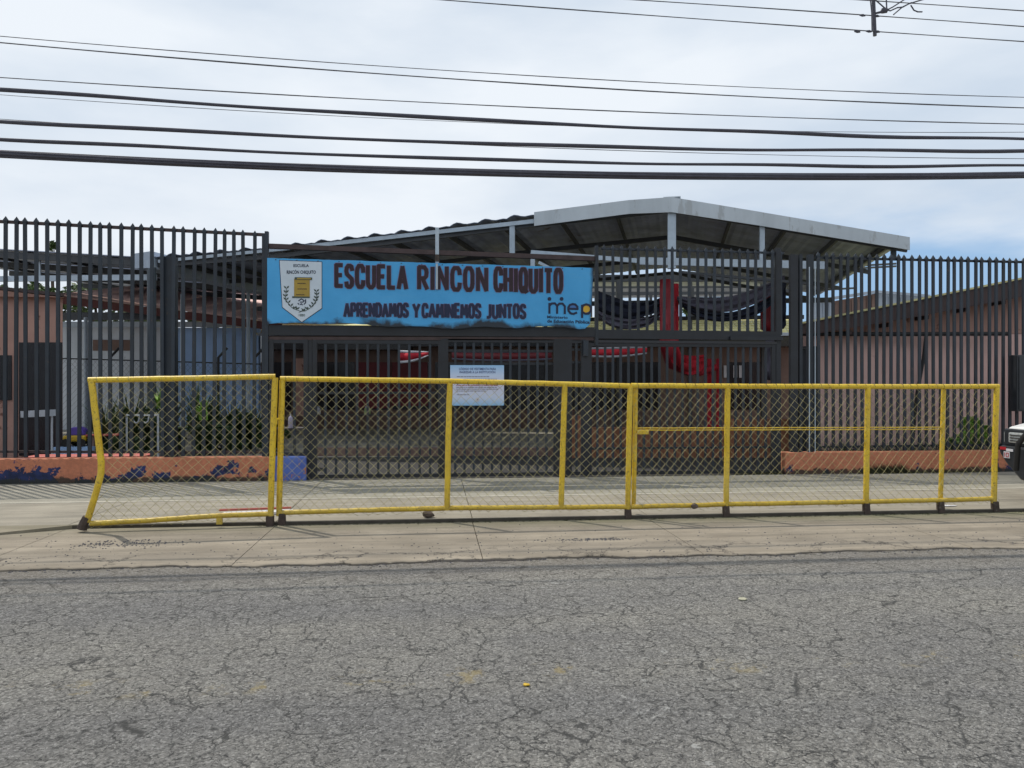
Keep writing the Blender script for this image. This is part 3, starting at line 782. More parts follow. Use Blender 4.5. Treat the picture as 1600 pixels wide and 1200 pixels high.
def text_obj(txt, name, px0, px1, pyb, hpx, Y, mat_, par, bold=0.0, pyb2=None):
    cu = bpy.data.curves.new(name, 'FONT'); cu.body = txt; cu.size = 1.0; cu.offset = bold; cu.resolution_u = 2
    to = bpy.data.objects.new(name, cu); COL.objects.link(to)
    bpy.context.view_layer.update()
    dg = bpy.context.evaluated_depsgraph_get()
    me = bpy.data.meshes.new_from_object(to.evaluated_get(dg))
    bpy.data.objects.remove(to); bpy.data.curves.remove(cu)
    xs_ = [v.co.x for v in me.vertices]; xa, xb_ = min(xs_), max(xs_)
    sx = (px1-px0)/(xb_-xa); sy = hpx/0.72
    if pyb2 is None: pyb2 = pyb
    for v in me.vertices:
        f = (v.co.x-xa)/(xb_-xa)
        v.co = F(px0+(v.co.x-xa)*sx, pyb+(pyb2-pyb)*f-v.co.y*sy, Y)
    me.materials.clear(); me.materials.append(mat_)
    o = bpy.data.objects.new(name, me); COL.objects.link(o); o.parent = par
    return o
text_obj('ESCUELA', 'crest_lettering', 458.5, 482.5, 417.2, 4.6, YS-.0125, M['navyink'], crest, 0.02)
text_obj('RINCÓN CHIQUITO', 'crest_lettering', 448, 493.5, 427.6, 5.2, YS-.0125, M['navyink'], crest, 0.025)
text_obj('1880', 'crest_lettering', 467, 476.5, 494.3, 3.8, YS-.0125, M['olive'], crest, 0.01)
for yy, a, b_ in ((443.3, 465, 478), (452, 465, 480), (461, 463, 476)):
    m_ = ribbons([[(a+(b_-a)*k/5, yy-0.6), (a+(b_-a)*(k+.7)/5, yy-0.4)] for k in range(5)], 1.3, YS, F, 0.0150); m_.build('scroll_writing', M['foot'], crest)
# ministry logo
text_obj('Ministerio', 'logo_lettering', 855, 887, 497.2, 4.4, YS-.004, M['navyink'], sg, 0.02, 498.2)
text_obj('de Educación Pública', 'logo_lettering', 855, 921, 503.8, 4.9, YS-.004, M['navyink'], sg, 0.03, 505.6)
m_ = ribbons([[(858.5,489.5),(858.5,474)],[(858.5,478),(862,474.2),(867,474),(870.5,478),(870.5,489.5)],[(870.5,478),(874,474.4),(879,474.4),(882.5,478.5),(882.5,490)],
              [(888.5,482.3),(902.5,482.8),(902,479),(899,475.8),(895,475),(890.5,476.5),(888,480.5),(888.3,485.5),(891.5,489.5),(896,490.5),(901,488.5)],
              [(909.6,496),(909.6,477)],[(909.6,481),(911.5,477),(916,475.5),(921,477),(923.5,481),(923,486),(919.5,490),(914.5,490),(910,487.5)]], 3.3, YS, F, 0.004)
m_.build('logo_letters', M['navyink'], sg)
flat([(911.5+0, 479), (916, 477), (921, 478.5), (922.3, 482.5), (920.5, 487), (915.5, 488.6), (911.4, 487)], YS-.0035, M['mepyellow'], 'logo_letter_fill', sg, .002)
flat([(889.5, 481), (891, 477.8), (895.5, 476.6), (900, 478), (901, 481.2)], YS-.0035, M['mepblue'], 'logo_letter_fill', sg, .002)
for cx2 in (858.5, 877.5):
    flat([(cx2+3*math.cos(q*math.pi/6), 467+3*math.sin(q*math.pi/6)) for q in range(12)], YS-.005, M['navyink'], 'logo_dot', sg, .003)
# rivets along the top edge
for k in range(16):
    p = cTL.lerp(cTR, (k+.4)/16)
    s_ = MB(); s_.tube([(p.x, YS-.006, p.z-.025), (p.x, YS+.001, p.z-.025)], .009, 6); s_.build('screw', M['foot'], sg)

# ============================================================ NOTICE
YN = YP - 0.05
a = F(703.5, 570.5, YN); b_ = F(787.5, 633.5, YN)
M['notice'] = notice_mat(a.z, b_.z)
nb = thing('notice_board', 'pale blue printed dress code notice hanging on the gate bars', 'notice')
s_ = MB(); s_.box(a.x, b_.x, YN, YN+.008, b_.z, a.z); s_.build('panel', M['notice'], nb)
text_obj('CÓDIGO DE VESTIMENTA PARA', 'notice_heading', 717, 775, 578.2, 3.6, YN-.002, M['printblue'], nb, 0.02)
text_obj('INGRESAR A LA INSTITUCIÓN', 'notice_heading', 718, 774, 583.2, 3.6, YN-.002, M['printblue'], nb, 0.02)
rows = [(588.5, 714, 764, 'printgrey'), (602.2, 713, 778, 'printred'), (605.2, 713, 776, 'printgrey'), (608, 713, 779, 'printgrey'), (611, 714, 760, 'printgrey'), (616.8, 714, 733, 'printgrey'), (598.8, 714, 776, 'printred'), (592.5, 714, 776, 'printgrey')]
for i, (yy, x0, x1, mt) in enumerate(rows):
    rng = random.Random(i); x = x0; sts = []
    while x < x1:
        w = rng.uniform(1.2, 5); sts.append([(x, yy), (min(x+w, x1), yy)]); x += w+1.4
    ribbons(sts, 1.1, YN, F, .002).build('notice_line', M[mt], nb)
flat([(746+3.4*math.cos(q*math.pi/8), 624.5+3.4*math.sin(q*math.pi/8)) for q in range(16)], YN-.004, M['whitecloth'], 'notice_seal', nb, .003)
flat([(746+1.0*math.cos(q*math.pi/4), 624.5+1.0*math.sin(q*math.pi/4)) for q in range(8)], YN-.006, M['printblue'], 'notice_seal_mark', nb, .0015)

# ============================================================ YELLOW BARRIERS
RP = 0.031
def on(px, py, Y=YF): return F(px, py, Y)
def rough_tube(pts, r, n=12, seg=0.12, wob=0.0015, seed=0):
    rng = random.Random(seed); out = [Vector(pts[0])]
    for a, b_ in zip(pts[:-1], pts[1:]):
        a = Vector(a); b_ = Vector(b_); k = max(1, int((b_-a).length/seg))
        for i in range(1, k+1):
            out.append(a.lerp(b_, i/k) + Vector([rng.uniform(-wob, wob) for _ in range(3)]))
    return MB().tube(out, r, n)
def knuckle_wraps(t, a, b_, r, seed=0):
    """wire ends twisted round the rail, one mesh"""
    rng = random.Random(seed); a = Vector(a); b_ = Vector(b_); L = (b_-a).length; d = (b_-a)/L
    m_ = MB(); x = 0.06
    ref = Vector((0, 0, 1)) if abs(d.z) < .9 else Vector((1, 0, 0))
    e1 = d.cross(ref).normalized(); e2 = d.cross(e1)
    while x < L-0.06:
        pts = []; ph = rng.uniform(0, 6.28)
        for k in range(7):
            th = ph + k*math.pi/3
            pts.append(a + d*(x + k*0.006) + (e1*math.cos(th)+e2*math.sin(th))*(r+0.002))
        m_.tube(pts, 0.0028, 4, False); x += 0.113*rng.uniform(.9, 1.1)
    return m_
def chain_link(poly_top, poly_bot, Y, dia, sk=0.0, amp=1.0, extra=0.045, seed=0, lean=0.0):
    """poly_top/poly_bot: functions x -> z. zigzag wires running down, hooked into each other"""
    m_ = MB(); m_.open = True; rng = random.Random(seed)
    def wire(x, ph, ztop, zbot, x0, x1):
        pts = []; h = dia/2; z = ztop; k = 0
        n = int((ztop-zbot)/h)+1
        for k in range(n+1):
            zz = ztop - k*h
            if zz < zbot - 1e-3: zz = zbot
            side = 1 if (k+ph) % 2 else -1
            bow = 0.010*math.sin(x*2.1+zz*3.0)
            px = x + side*dia/4*1.02 + sk*(zz-ztop) + 0.012*math.sin(zz*4.2+x*1.3)
            if px < x0 or px > x1:
                px = min(max(px, x0), x1)
            pts.append(Vector((px, Y + side*0.004 + bow, zz)))
        return pts
    return m_, wire
def make_mesh_panel(t, x0, x1, ztf, zbf, Yf, dia=0.112, skew=0.0, seed=0, hang=0.05, xl=None):
    m_ = MB(); m_.open = True
    rng = random.Random(seed); h = dia/2
    ext = 1.8*abs(skew)+dia
    x = x0-ext; i = 0
    while x < x1+ext:
        zt = ztf(min(max(x, x0), x1)); zb = zbf(min(max(x, x0), x1)) - hang*rng.uniform(.5, 1.2)
        k = 0; cur = []
        while True:
            zz = zt - k*h
            if zz < zb: zz = zb
            side = 1 if (k + i) % 2 else -1
            px = x + side*dia/4 + skew*(zt-zz) + 0.014*math.sin(zz*4.2+x*1.1) + 0.008*math.sin(zz*11+x*3) + rng.uniform(-.0025, .0025)
            lo = x0 if xl is None else xl(zz)
            if lo-0.01 < px < x1+0.01:
                cur.append(Vector((px, Yf(px) + side*0.0035 + 0.012*math.sin(px*1.7+zz*2.0), zz)))
            else:
                if len(cur) > 1: m_.tube(cur, 0.0027, 4, False)
                cur = []
            if zz <= zb: break
            k += 1
        if len(cur) > 1: m_.tube(cur, 0.0027, 4, False)
        x += dia/2; i += 1
    o = m_.build('chain_link_mesh', M['link'], t)
    return o
def foot_(t, px, y0, y1, w=0.085, Y=YF, lean=0.0):
    a = F(px, y0, Y); b_ = F(px, y1, Y)
    s_ = MB(); s_.hexa([(b_.x-w/2-lean, Y-w/2, -.042), (b_.x+w/2-lean, Y-w/2, -.042), (b_.x+w/2-lean, Y+w/2-.03, -.042), (b_.x-w/2-lean, Y+w/2-.03, -.042),
                        (a.x-w*.4, Y-w*.42, a.z), (a.x+w*.4, Y-w*.42, a.z), (a.x+w*.4, Y+w*.4, a.z), (a.x-w*.4, Y+w*.4, a.z)])
    s_.build('foot', M['foot'], t, bevel=.006)

# --- bent panel on the left (turned slightly towards the road)
def YA(x):  # plane of the bent panel
    xa, xb2 = -3.85, -1.72
    return 8.66 + (8.84-8.66)*(x-xa)/(xb2-xa)
def A_(px, py):
    Y = 8.7
    for _ in range(6): Y = YA(F(px, py, Y).x)
    return F(px, py, Y)
t = thing('yellow_barrier', 'bent yellow pipe and chain link barrier leaning at the far left', 'barrier', 'yellow chain link barriers on the pavement')
tl, tr, bl, br = A_(138, 594), A_(430, 588.5), A_(140, 817.5), A_(424, 806)
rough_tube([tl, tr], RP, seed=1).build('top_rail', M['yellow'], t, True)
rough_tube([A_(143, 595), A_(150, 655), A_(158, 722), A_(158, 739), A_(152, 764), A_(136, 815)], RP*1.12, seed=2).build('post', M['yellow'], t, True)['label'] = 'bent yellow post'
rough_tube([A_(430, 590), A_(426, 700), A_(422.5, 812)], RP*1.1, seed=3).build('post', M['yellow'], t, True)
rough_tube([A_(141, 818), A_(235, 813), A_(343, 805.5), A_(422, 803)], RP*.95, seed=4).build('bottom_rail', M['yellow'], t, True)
s_ = MB(); q = A_(343, 808); s_.box(q.x-.03, q.x+.03, q.y-.02, q.y+.02, A_(343, 819).z, q.z); s_.build('stub_foot', M['yellow'], t)
q = A_(129, 812); s_ = MB(); s_.tube([A_(136, 808), A_(131, 818), A_(128, 827)], [.045, .05, .055], 8); s_.build('foot', M['foot'], t, True)
s_ = MB(); q = A_(422, 812); s_.box(q.x-.04, q.x+.04, q.y-.04, q.y+.04, -.042, A_(422, 806).z); s_.build('foot', M['foot'], t, bevel=.006)
def bentx(z):
    zk = A_(158, 738).z; xk = A_(158, 738).x; xt = A_(143, 595).x; zt = A_(143, 595).z; xb3 = A_(136, 815).x; zb3 = A_(136, 815).z
    return (xk+(xt-xk)*(z-zk)/(zt-zk) if z > zk else xk+(xb3-xk)*(z-zk)/(zb3-zk)) + .03
def ztA(x): return tl.z+(tr.z-tl.z)*(x-tl.x)/(tr.x-tl.x) - .01
def zbA(x): return bl.z+(br.z-bl.z)*(x-bl.x)/(br.x-bl.x)
make_mesh_panel(t, tl.x-.1, tr.x-.02, ztA, zbA, lambda x: YA(x)-.006, dia=.108, seed=5, xl=bentx)
knuckle_wraps(t, tl, tr, RP, 1).build('tie_wires', M['link'], t)['kind'] = 'stuff'
kn = A_(152, 764); 
# --- middle and right panels
def barrier(label, px0, px1, tops, bots, posts, skew, seed, group='yellow chain link barriers on the pavement', feet=()):
    t = thing('yellow_barrier', label, 'barrier', group)
    tp = [on(*p) for p in tops]; bp = [on(*p) for p in bots]
    rough_tube(tp, RP, seed=seed).build('top_rail', M['yellow'], t, True)
    rough_tube(bp, RP*.93, seed=seed+1, wob=.003).build('bottom_rail', M['yellow'], t, True)
    for i, (pa, ya, pb, yb) in enumerate(posts):
        rough_tube([on(pa, ya), on((pa+pb)/2+random.uniform(-.6, .6), (ya+yb)/2), on(pb, yb)], RP*1.08, seed=seed+2+i).build('post', M['yellow'], t, True)
        s_ = MB()
    def fz(P):
        def f(x):
            for a, b_ in zip(P[:-1], P[1:]):
                if x <= b_.x or b_ is P[-1]: return a.z+(b_.z-a.z)*(x-a.x)/(b_.x-a.x)
        return f
    make_mesh_panel(t, tp[0].x, tp[-1].x, lambda x: fz(tp)(x)-.01, fz(bp), lambda x: YF-.012, dia=.108, skew=skew, seed=seed)
    knuckle_wraps(t, tp[0], tp[-1], RP, seed).build('tie_wires', M['foot'], t)['kind'] = 'stuff'
    for px, y0, y1 in feet: foot_(t, px, y0, y1)
    return t
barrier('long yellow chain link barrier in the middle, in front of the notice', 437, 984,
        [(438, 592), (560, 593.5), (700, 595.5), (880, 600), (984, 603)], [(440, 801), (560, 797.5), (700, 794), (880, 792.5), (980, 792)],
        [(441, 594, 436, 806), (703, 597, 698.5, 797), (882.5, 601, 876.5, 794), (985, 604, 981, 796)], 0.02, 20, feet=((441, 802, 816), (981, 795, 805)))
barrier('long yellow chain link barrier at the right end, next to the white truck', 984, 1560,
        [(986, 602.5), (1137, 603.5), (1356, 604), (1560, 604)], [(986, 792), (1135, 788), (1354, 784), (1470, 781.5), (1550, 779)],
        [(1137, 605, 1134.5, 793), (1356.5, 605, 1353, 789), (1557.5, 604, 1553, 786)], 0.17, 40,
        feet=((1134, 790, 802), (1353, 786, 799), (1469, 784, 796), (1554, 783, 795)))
tg = thing('barrier_gate', 'yellow swing frame with a thin double crossbar behind the right barrier mesh', 'barrier gate')
YG = YF+0.07
rough_tube([F(993.5, 607, YG), F(990, 790, YG)], RP*.9, seed=60).build('post', M['yellow'], tg, True)
rough_tube([F(1474.5, 608, YG), F(1469.5, 786, YG)], RP*.9, seed=61).build('post', M['yellow'], tg, True)
for dy in (0, 3.2):
    rough_tube([F(990, 669+dy, YG-.0), F(1475, 667.5+dy, YG-.0)], .0075, 6, seed=62).build('crossbar', M['yellow'], tg, True)
s_ = MB(); a = F(995, 672, YG-.03); s_.box(a.x, a.x+.14, YG-.05, YG-.02, a.z-.05, a.z); s_.build('latch', M['yellow'], tg, bevel=.006)
# hook between bent and middle barrier
th_ = thing('barrier_hook', 'small yellow hook joining the bent barrier to the middle one', 'hook')
MB().tube([A_(428, 655), F(434, 655, 8.87), F(438, 656, YF)], .014, 8).build('hook_bar', M['yellow'], th_, True)
MB().tube([A_(432, 655), A_(432, 663)], .010, 8).build('hook_drop', M['yellow'], th_, True)

# stones and scraps on the pavement
def rock(name, c, sx, sy, sz, m, label, cat, seed):
    bm = bmesh.new(); bmesh.ops.create_icosphere(bm, subdivisions=3, radius=1)
    rng = random.Random(seed)
    dirs = [Vector((rng.uniform(-1,1), rng.uniform(-1,1), rng.uniform(-1,1))).normalized() for _ in range(14)]
    for v in bm.verts:
        d = v.co.normalized(); s_ = 1.0
        for q in dirs:
            k = d.dot(q)
            if k > 0.62: s_ = min(s_, 0.62/k+.12)
        v.co = Vector((d.x*sx*s_, d.y*sy*s_, d.z*sz*s_))
    me = bpy.data.meshes.new(name); bm.to_mesh(me); bm.free(); me.materials.append(m)
    o = bpy.data.objects.new(name, me); COL.objects.link(o); o.location = c
    return tag(o, label, cat)
p = G(669, 808, 0.0); rock('stone', (p.x, YF+.06, .035), .085, .05, .045, M['stone'], 'brown stone under the middle yellow barrier', 'stone', 1)
p = on(1083, 790); rock('stone', (p.x, YF-.05, p.z-.0), .05, .025, .04, M['stone'], 'dark lump wedged on the bottom rail of the right barrier', 'stone', 2)
def scrap(px, py, w, d, m, label, cat, z=-.04, seed=0, name='litter_scrap'):
    c = G(px, py, z); rng = random.Random(seed); m_ = MB(); pts = []
    for k in range(9):
        th = 2*math.pi*k/9; r = rng.uniform(.6, 1.0)
        pts.append(Vector((c.x+math.cos(th)*w*r, c.y+math.sin(th)*d*r, z+.003+rng.uniform(0, .004))))
    m_.sweep(pts, (0,0,0), (0,0,.006)); o = m_.build(name, m); tag(o, label, cat); return o
scrap(1337, 798.5, .09, .05, M['whitecloth'], 'white scrap left of the third foot of the right barrier', 'litter', z=-.04, seed=1)
scrap(1480, 791, .13, .05, M['whitecloth'], 'white scrap at the last but one foot of the right barrier', 'litter', z=0.0, seed=2)
scrap(1160, 937, .04, .045, plain('dry_pale_leaf', (0.36, 0.35, 0.26), 0.8, 0.3, 30), 'small pale leaf lying on the asphalt', 'leaf', z=-.06, seed=3, name='fallen_leaf')
scrap(823, 1072, .022, .02, M['toyyellow'], 'small yellow paint flake on the asphalt', 'paint flake', z=-.06, seed=4, name='paint_flake')
c = G(380, 807, 0.0)
t = thing('wooden_plank', 'white and red painted plank lying behind the bent barrier', 'plank')
s_ = MB(); s_.bar(G(345, 806, .02)+Vector((0, .1, 0)), G(455, 801, .02)+Vector((0, .1, 0)), .16, .03); s_.build('plank_board', M['whitecloth'], t)
s_ = MB(); s_.bar(G(338, 801, .03)+Vector((0, .12, .01)), G(452, 797, .03)+Vector((0, .12, .01)), .04, .02); s_.build('red_stripe', M['seatred'], t)
# gravel crumbs
m_ = MB(); rng = random.Random(11)
def crumb(m_, x, y, z, s):
    pts = [(x-s, y-s*.7, z), (x+s, y-s*.8, z), (x+s*.8, y+s*.9, z), (x-s*.7, y+s, z), (x-s*.5, y-s*.4, z+s*.9), (x+s*.6, y-s*.3, z+s), (x+s*.5, y+s*.5, z+s*.8), (x-s*.4, y+s*.4, z+s*.9)]
    m_.hexa(pts)
for k in range(700):
    x = rng.uniform(-7, 8); y = rng.triangular(7.0, 8.7, 7.1)
    crumb(m_, x, y, -.041, rng.uniform(.003, .009))
for cx0, cy0, n_, sx_, sy_ in ((G(195, 850, -.04).x, G(195, 850, -.04).y, 200, .30, .09), (G(930, 843, -.04).x, G(930, 843, -.04).y, 150, .28, .035)):
    for k in range(n_):
        crumb(m_, cx0+rng.gauss(0, sx_), cy0+rng.gauss(0, sy_), -.041, rng.uniform(.004, .011))
for k in range(500):
    x = rng.uniform(-7, 8); crumb(m_, x, EDGE(x)-abs(rng.gauss(0, .05)), -.062, rng.uniform(.004, .012))
o = m_.build('gravel', plain('gravel_stone', (0.13, 0.125, 0.13), 0.9, 0.5, 60)); tag(o, 'dark gravel crumbs scattered on the pavement edge', 'gravel', kind='stuff')

# ============================================================ MAIN CANOPY
A12 = R(12)
e1 = Vector((math.cos(A12), -math.sin(A12))); e2 = Vector((math.sin(A12), math.cos(A12)))     # camera-plan axes
RX, RD = (1050-800)/1200*15.5, 15.5
def K(s, t_, z):
    x = RX + e1.x*s + e2.x*t_; d = RD + e1.y*s + e2.y*t_
    return c2w(x, d, z)
def KR(px, py, t_=0.0):
    r = (px-800)/1200
    # RX+e1x s+e2x t = r (RD + e1y s + e2y t)
    s = (r*(RD+e2.y*t_) - RX - e2.x*t_)/(e1.x - r*e1.y)
    d = RD + e1.y*s + e2.y*t_
    return s, EYE + (600-py)/1200*d
prof_px = [(1421, 371), (1185, 330), (1050, 309), (985, 314), (835, 333)]
P = [KR(*p) for p in prof_px]
PL = [KR(*p) for p in ((835, 336), (640, 359), (430, 384), (330, 392), (240, 399))]
LEN = 9.3
cn = thing('metal_canopy', 'large open sided metal canopy with pale grey gable flashing behind the gates', 'canopy')
def kzf(P_):
    P2 = sorted(P_)
    def f(s):
        if s <= P2[0][0]: a, b_ = P2[0], P2[1]
        elif s >= P2[-1][0]: a, b_ = P2[-2], P2[-1]
        else:
            for a, b_ in zip(P2[:-1], P2[1:]):
                if a[0] <= s <= b_[0]: break
        return a[1]+(b_[1]-a[1])*(s-a[0])/(b_[0]-a[0])
    return f
zroof = kzf([P[0], P[1], P[2], P[3], P[4], PL[1], PL[2], PL[3], PL[4]])
# sheets run down the slope; each is a strip across the slope of width 0.6 along s with a rounded seam
s0 = PL[4][0]; s1 = P[0][0]
ns = int(round((s1-s0)/0.62)); ds = (s1-s0)/ns
DROP = -0.03
for k in range(ns):
    a_ = s0+k*ds; b2 = a_+ds
    m_ = MB(); prof = []
    N = 8
    for j in range(N+1):
        u = j/N; s_ = a_+(b2-a_)*u
        hump = 0.055*max(0, math.sin((u-0.55)/0.45*math.pi)) if (u > .55 and s_ < P[4][0]+.1) else 0.0
        rip = 0.008*math.cos(u*math.pi*6)
        prof.append((s_, zroof(s_)+hump+rip+DROP))
    low = [(s_, z-0.010) for s_, z in prof]
    for t_ in (0.0, LEN):
        for s_, z in prof: m_.v.append(tuple(K(s_, t_, z)))
        for s_, z in low: m_.v.append(tuple(K(s_, t_, z)))
    n1 = N+1
    for j in range(N):
        m_.f.append((j, j+1, 2*n1+j+1, 2*n1+j)); m_.f.append((n1+j, n1+j+1, 3*n1+j+1, 3*n1+j))
        m_.f.append((j, j+1, n1+j+1, n1+j)); m_.f.append((2*n1+j, 2*n1+j+1, 3*n1+j+1, 3*n1+j))
    m_.build('roof_sheet', M['sheet'], cn)
# ridge roll
m_ = MB(); m_.bar(K(0, -.02, P[2][1]+.012), K(0, LEN, P[2][1]+.012), .34, .02); m_.build('ridge_cap', M['fascia'], cn)
# gable flashing pieces
fp = [(1421, 371, 391), (1190, 332, 353.5), (1049, 308.5, 332), (984, 313, 334.5), (835, 332, 353.5)]
fk = [((KR(p[0], p[1])[0]), KR(p[0], p[1])[1], KR(p[0], p[2])[1]) for p in fp]
for i in range(4):
    (sa, ta, ba), (sb, tb, bb2) = fk[i], fk[i+1]
    off = -0.03 - 0.006*(i % 2)
    m_ = MB()
    m_.hexa([K(sa, off, ba), K(sb, off, bb2), K(sb, off+.02, bb2), K(sa, off+.02, ba), K(sa, off, ta), K(sb, off, tb), K(sb, off+.02, tb), K(sa, off+.02, ta)])
    m_.hexa([K(sa, off+.021, ta-.02), K(sb, off+.021, tb-.02), K(sb, .28, tb-.02), K(sa, .28, ta-.02), K(sa, off+.021, ta), K(sb, off+.021, tb), K(sb, .28, tb), K(sa, .28, ta)])
    m_.build('gable_flashing', M['fascia'], cn)
# edge beam under the left half
def kbar(p, q, t0, t1, w, h, mt, name, par=cn):
    m_ = MB(); m_.bar(K(p[0], t0, p[1]), K(q[0], t1, q[1]), w, h); return m_.build(name, M[mt], par)
kbar(KR(834, 345), KR(470, 385.5), .05, .05, .05, .085, 'steel', 'edge_beam')
kbar(KR(468, 386), KR(246, 408), .05, .05, .05, .07, 'steel', 'edge_beam')
for i in range(5):   # little pale brackets on the left edge
    pass
# rafters across (parallel to front) and purlins along the axis
for px in (250, 300, 370, 440, 520, 600, 690, 780, 870, 960, 1145, 1235, 1320, 1400):
    s_, _ = KR(px, 350)
    z = zroof(s_)-0.10
    m_ = MB(); m_.bar(K(s_, 0.09, z), K(s_, LEN, z), .05, .11); m_.build('purlin', M['purlin'], cn)
for t_ in (0.12, 3.1, 6.2, 9.2):
    for (sa, sb) in ((s0, PL[2][0]), (PL[2][0], P[4][0]), (P[4][0], 0.0), (0.0, s1)):
        m_ = MB(); m_.bar(K(sa, t_+.02, zroof(sa)-.21), K(sb, t_+.02, zroof(sb)-.21), .06, .10); m_.build('rafter', M['purlin'], cn)
# tie beam, king post and struts at the front
sL, zL = KR(830, 394.5, .1); sR, zR = KR(1290, 415, .1)
s9, z9 = KR(1000, 408, .1)
kbar((sL, zL), (s9, z9), .1, .1, .08, .09, 'steel', 'tie_beam'); kbar((s9, z9), (sR, zR), .1, .1, .10, .15, 'steel', 'tie_beam')
def kpost(px, y0, y1, wpx, t_=.1, mt='steel', name='strut'):
    s_, z0 = KR(px, y0, t_); _, z1 = KR(px, y1, t_); w = wpx/1200*15.5
    m_ = MB(); m_.bar(K(s_, t_, z1), K(s_, t_, z0), w, .1, up=(e2.x, e2.y, 0)); m_.build(name, M[mt], cn)
kpost(1049.5, 332, 420, 12.5); kpost(1190.5, 353, 408, 7); kpost(800.5, 349, 398, 8.5); kpost(1396, 388, 405, 6, t_=.3, mt='col', name='strut')
kpost(832.5, 396, 425, 7, t_=.12)
# diagonal brace left of king post
kbar(KR(842, 410, .15), KR(885, 432, .15), .15, .15, .06, .06, 'steel', 'brace')
kbar(KR(1060, 425, .2), KR(1262, 443, .2), .2, .2, .08, .05, 'purlin', 'tie_beam')
# rear beam, columns
for (px, tt) in ((237, 0.0),):
    s_, z0 = KR(px, 418, tt)
    m_ = MB(); m_.tube([K(s_, tt, -.02), K(s_, tt, z0)], .10, 20); m_.build('column', M['col'], cn, True)
    m_ = MB(); m_.bar(K(s_, tt, z0), K(s_, tt, z0+.16), .17, .17, up=(0,1,0)); m_.build('column_head', M['steel'], cn)
# far columns with red paint and the cloth-wrapped column
s_, z0 = KR(1036, 440, 1.2)
for dx in (0, .26):
    m_ = MB(); m_.tube([K(s_+dx, 1.2, 3.72), K(s_+dx, 1.2, 2.35), K(s_+dx+.12, 1.6, 1.98), K(s_+dx+.55, 2.4, 1.80), K(s_+dx+.95, 3.0, 1.95)], .075, 12); m_.build('curved_column', M['redcloth' if dx else 'redpaint'], cn, True)
for px, t_ in ((1109, 3.0), (1123, 3.0)):
    s_, _ = KR(px, 440, t_); m_ = MB(); m_.tube([K(s_, t_, 0), K(s_, t_, 2.15)], .06, 12); m_.build('column', M['redcloth'], cn, True)
for px, t_ in ((285, 4.5), (275, 8.5), (405, 8.5), (388, 5.0), (134, 4.5)):
    s_, _ = KR(px, 440, t_)
    m_ = MB(); m_.tube([K(s_, t_, 0), K(s_, t_, zroof(s_)-.25 if px > 230 else 3.6)], .055, 10); m_.build('column', M['steel'], cn, True)
# long lateral beams deep under the roof
for t_, z in ((4.6, 3.75), (9.0, 3.7)):
    kbar((s0, z), (s1-.5, z-.1), t_, t_, .08, .12, 'purlin', 'tie_beam')

# ---- valley gutter and left canopy
lc = thing('metal_canopy', 'low metal canopy sloping down to the gutter at the left', 'canopy')
sA, zA = KR(236, 402); sB, zB = KR(-260, 374)
def kz2(s): return zA+(zB-zA)*(s-sA)/(sB-sA)
nn_ = 9
for k in range(nn_):
    for (t0, t1) in ((0, 2.6), (2.75, 5.4), (5.55, 9.0)):
        a_ = sA-.25+(sB-sA)*k/nn_; b2 = sA-.25+(sB-sA)*(k+1)/nn_+.02
        m_ = MB(); m_.hexa([K(a_, t0, kz2(a_)-.02), K(b2, t0, kz2(b2)-.02), K(b2, t1, kz2(b2)-.02), K(a_, t1, kz2(a_)-.02),
                            K(a_, t0, kz2(a_)+.0), K(b2, t0, kz2(b2)), K(b2, t1, kz2(b2)), K(a_, t1, kz2(a_))])
        m_.build('roof_sheet', M['sheet'], lc)
for t_ in (.1, 2.6, 5.4, 8.6):
    kbar((sA-.2, kz2(sA)-.12), (sB, kz2(sB)-.12), t_, t_, .08, .16, 'purlin', 'rafter', lc)
kbar(KR(235, 431.5), KR(-260, 437), .2, .2, .08, .135, 'steel', 'tie_beam', lc)
for px in (62, -60): 
    s_, z0 = KR(px, 402, .2); _, z1 = KR(px, 432, .2)
    m_ = MB(); m_.bar(K(s_, .2, z1), K(s_, .2, z0), .05, .05, up=(0,1,0)); m_.build('strut', M['steel'], lc)
for k in range(4):
    s_ = sA+(sB-sA)*(k+.5)/4
    kbar((s_, kz2(s_)-.06), (s_, kz2(s_)-.06), .1, 9, .05, .07, 'purlin', 'purlin', lc)
gt = thing('valley_gutter', 'pale grey box gutter between the two canopies above the round column', 'gutter')
a_ = KR(215, 398)[0]; b2 = KR(241, 398)[0]; z0 = KR(228, 420)[1]; z1 = KR(228, 394)[1]
m_ = MB(); m_.hexa([K(a_, -.1, z0), K(b2, -.1, z0), K(b2, LEN, z0), K(a_, LEN, z0), K(a_, -.1, z1-.04), K(b2, -.1, z1), K(b2, LEN, z1), K(a_, LEN, z1-.04)])
m_.build('gutter_box', M['tin'], gt)

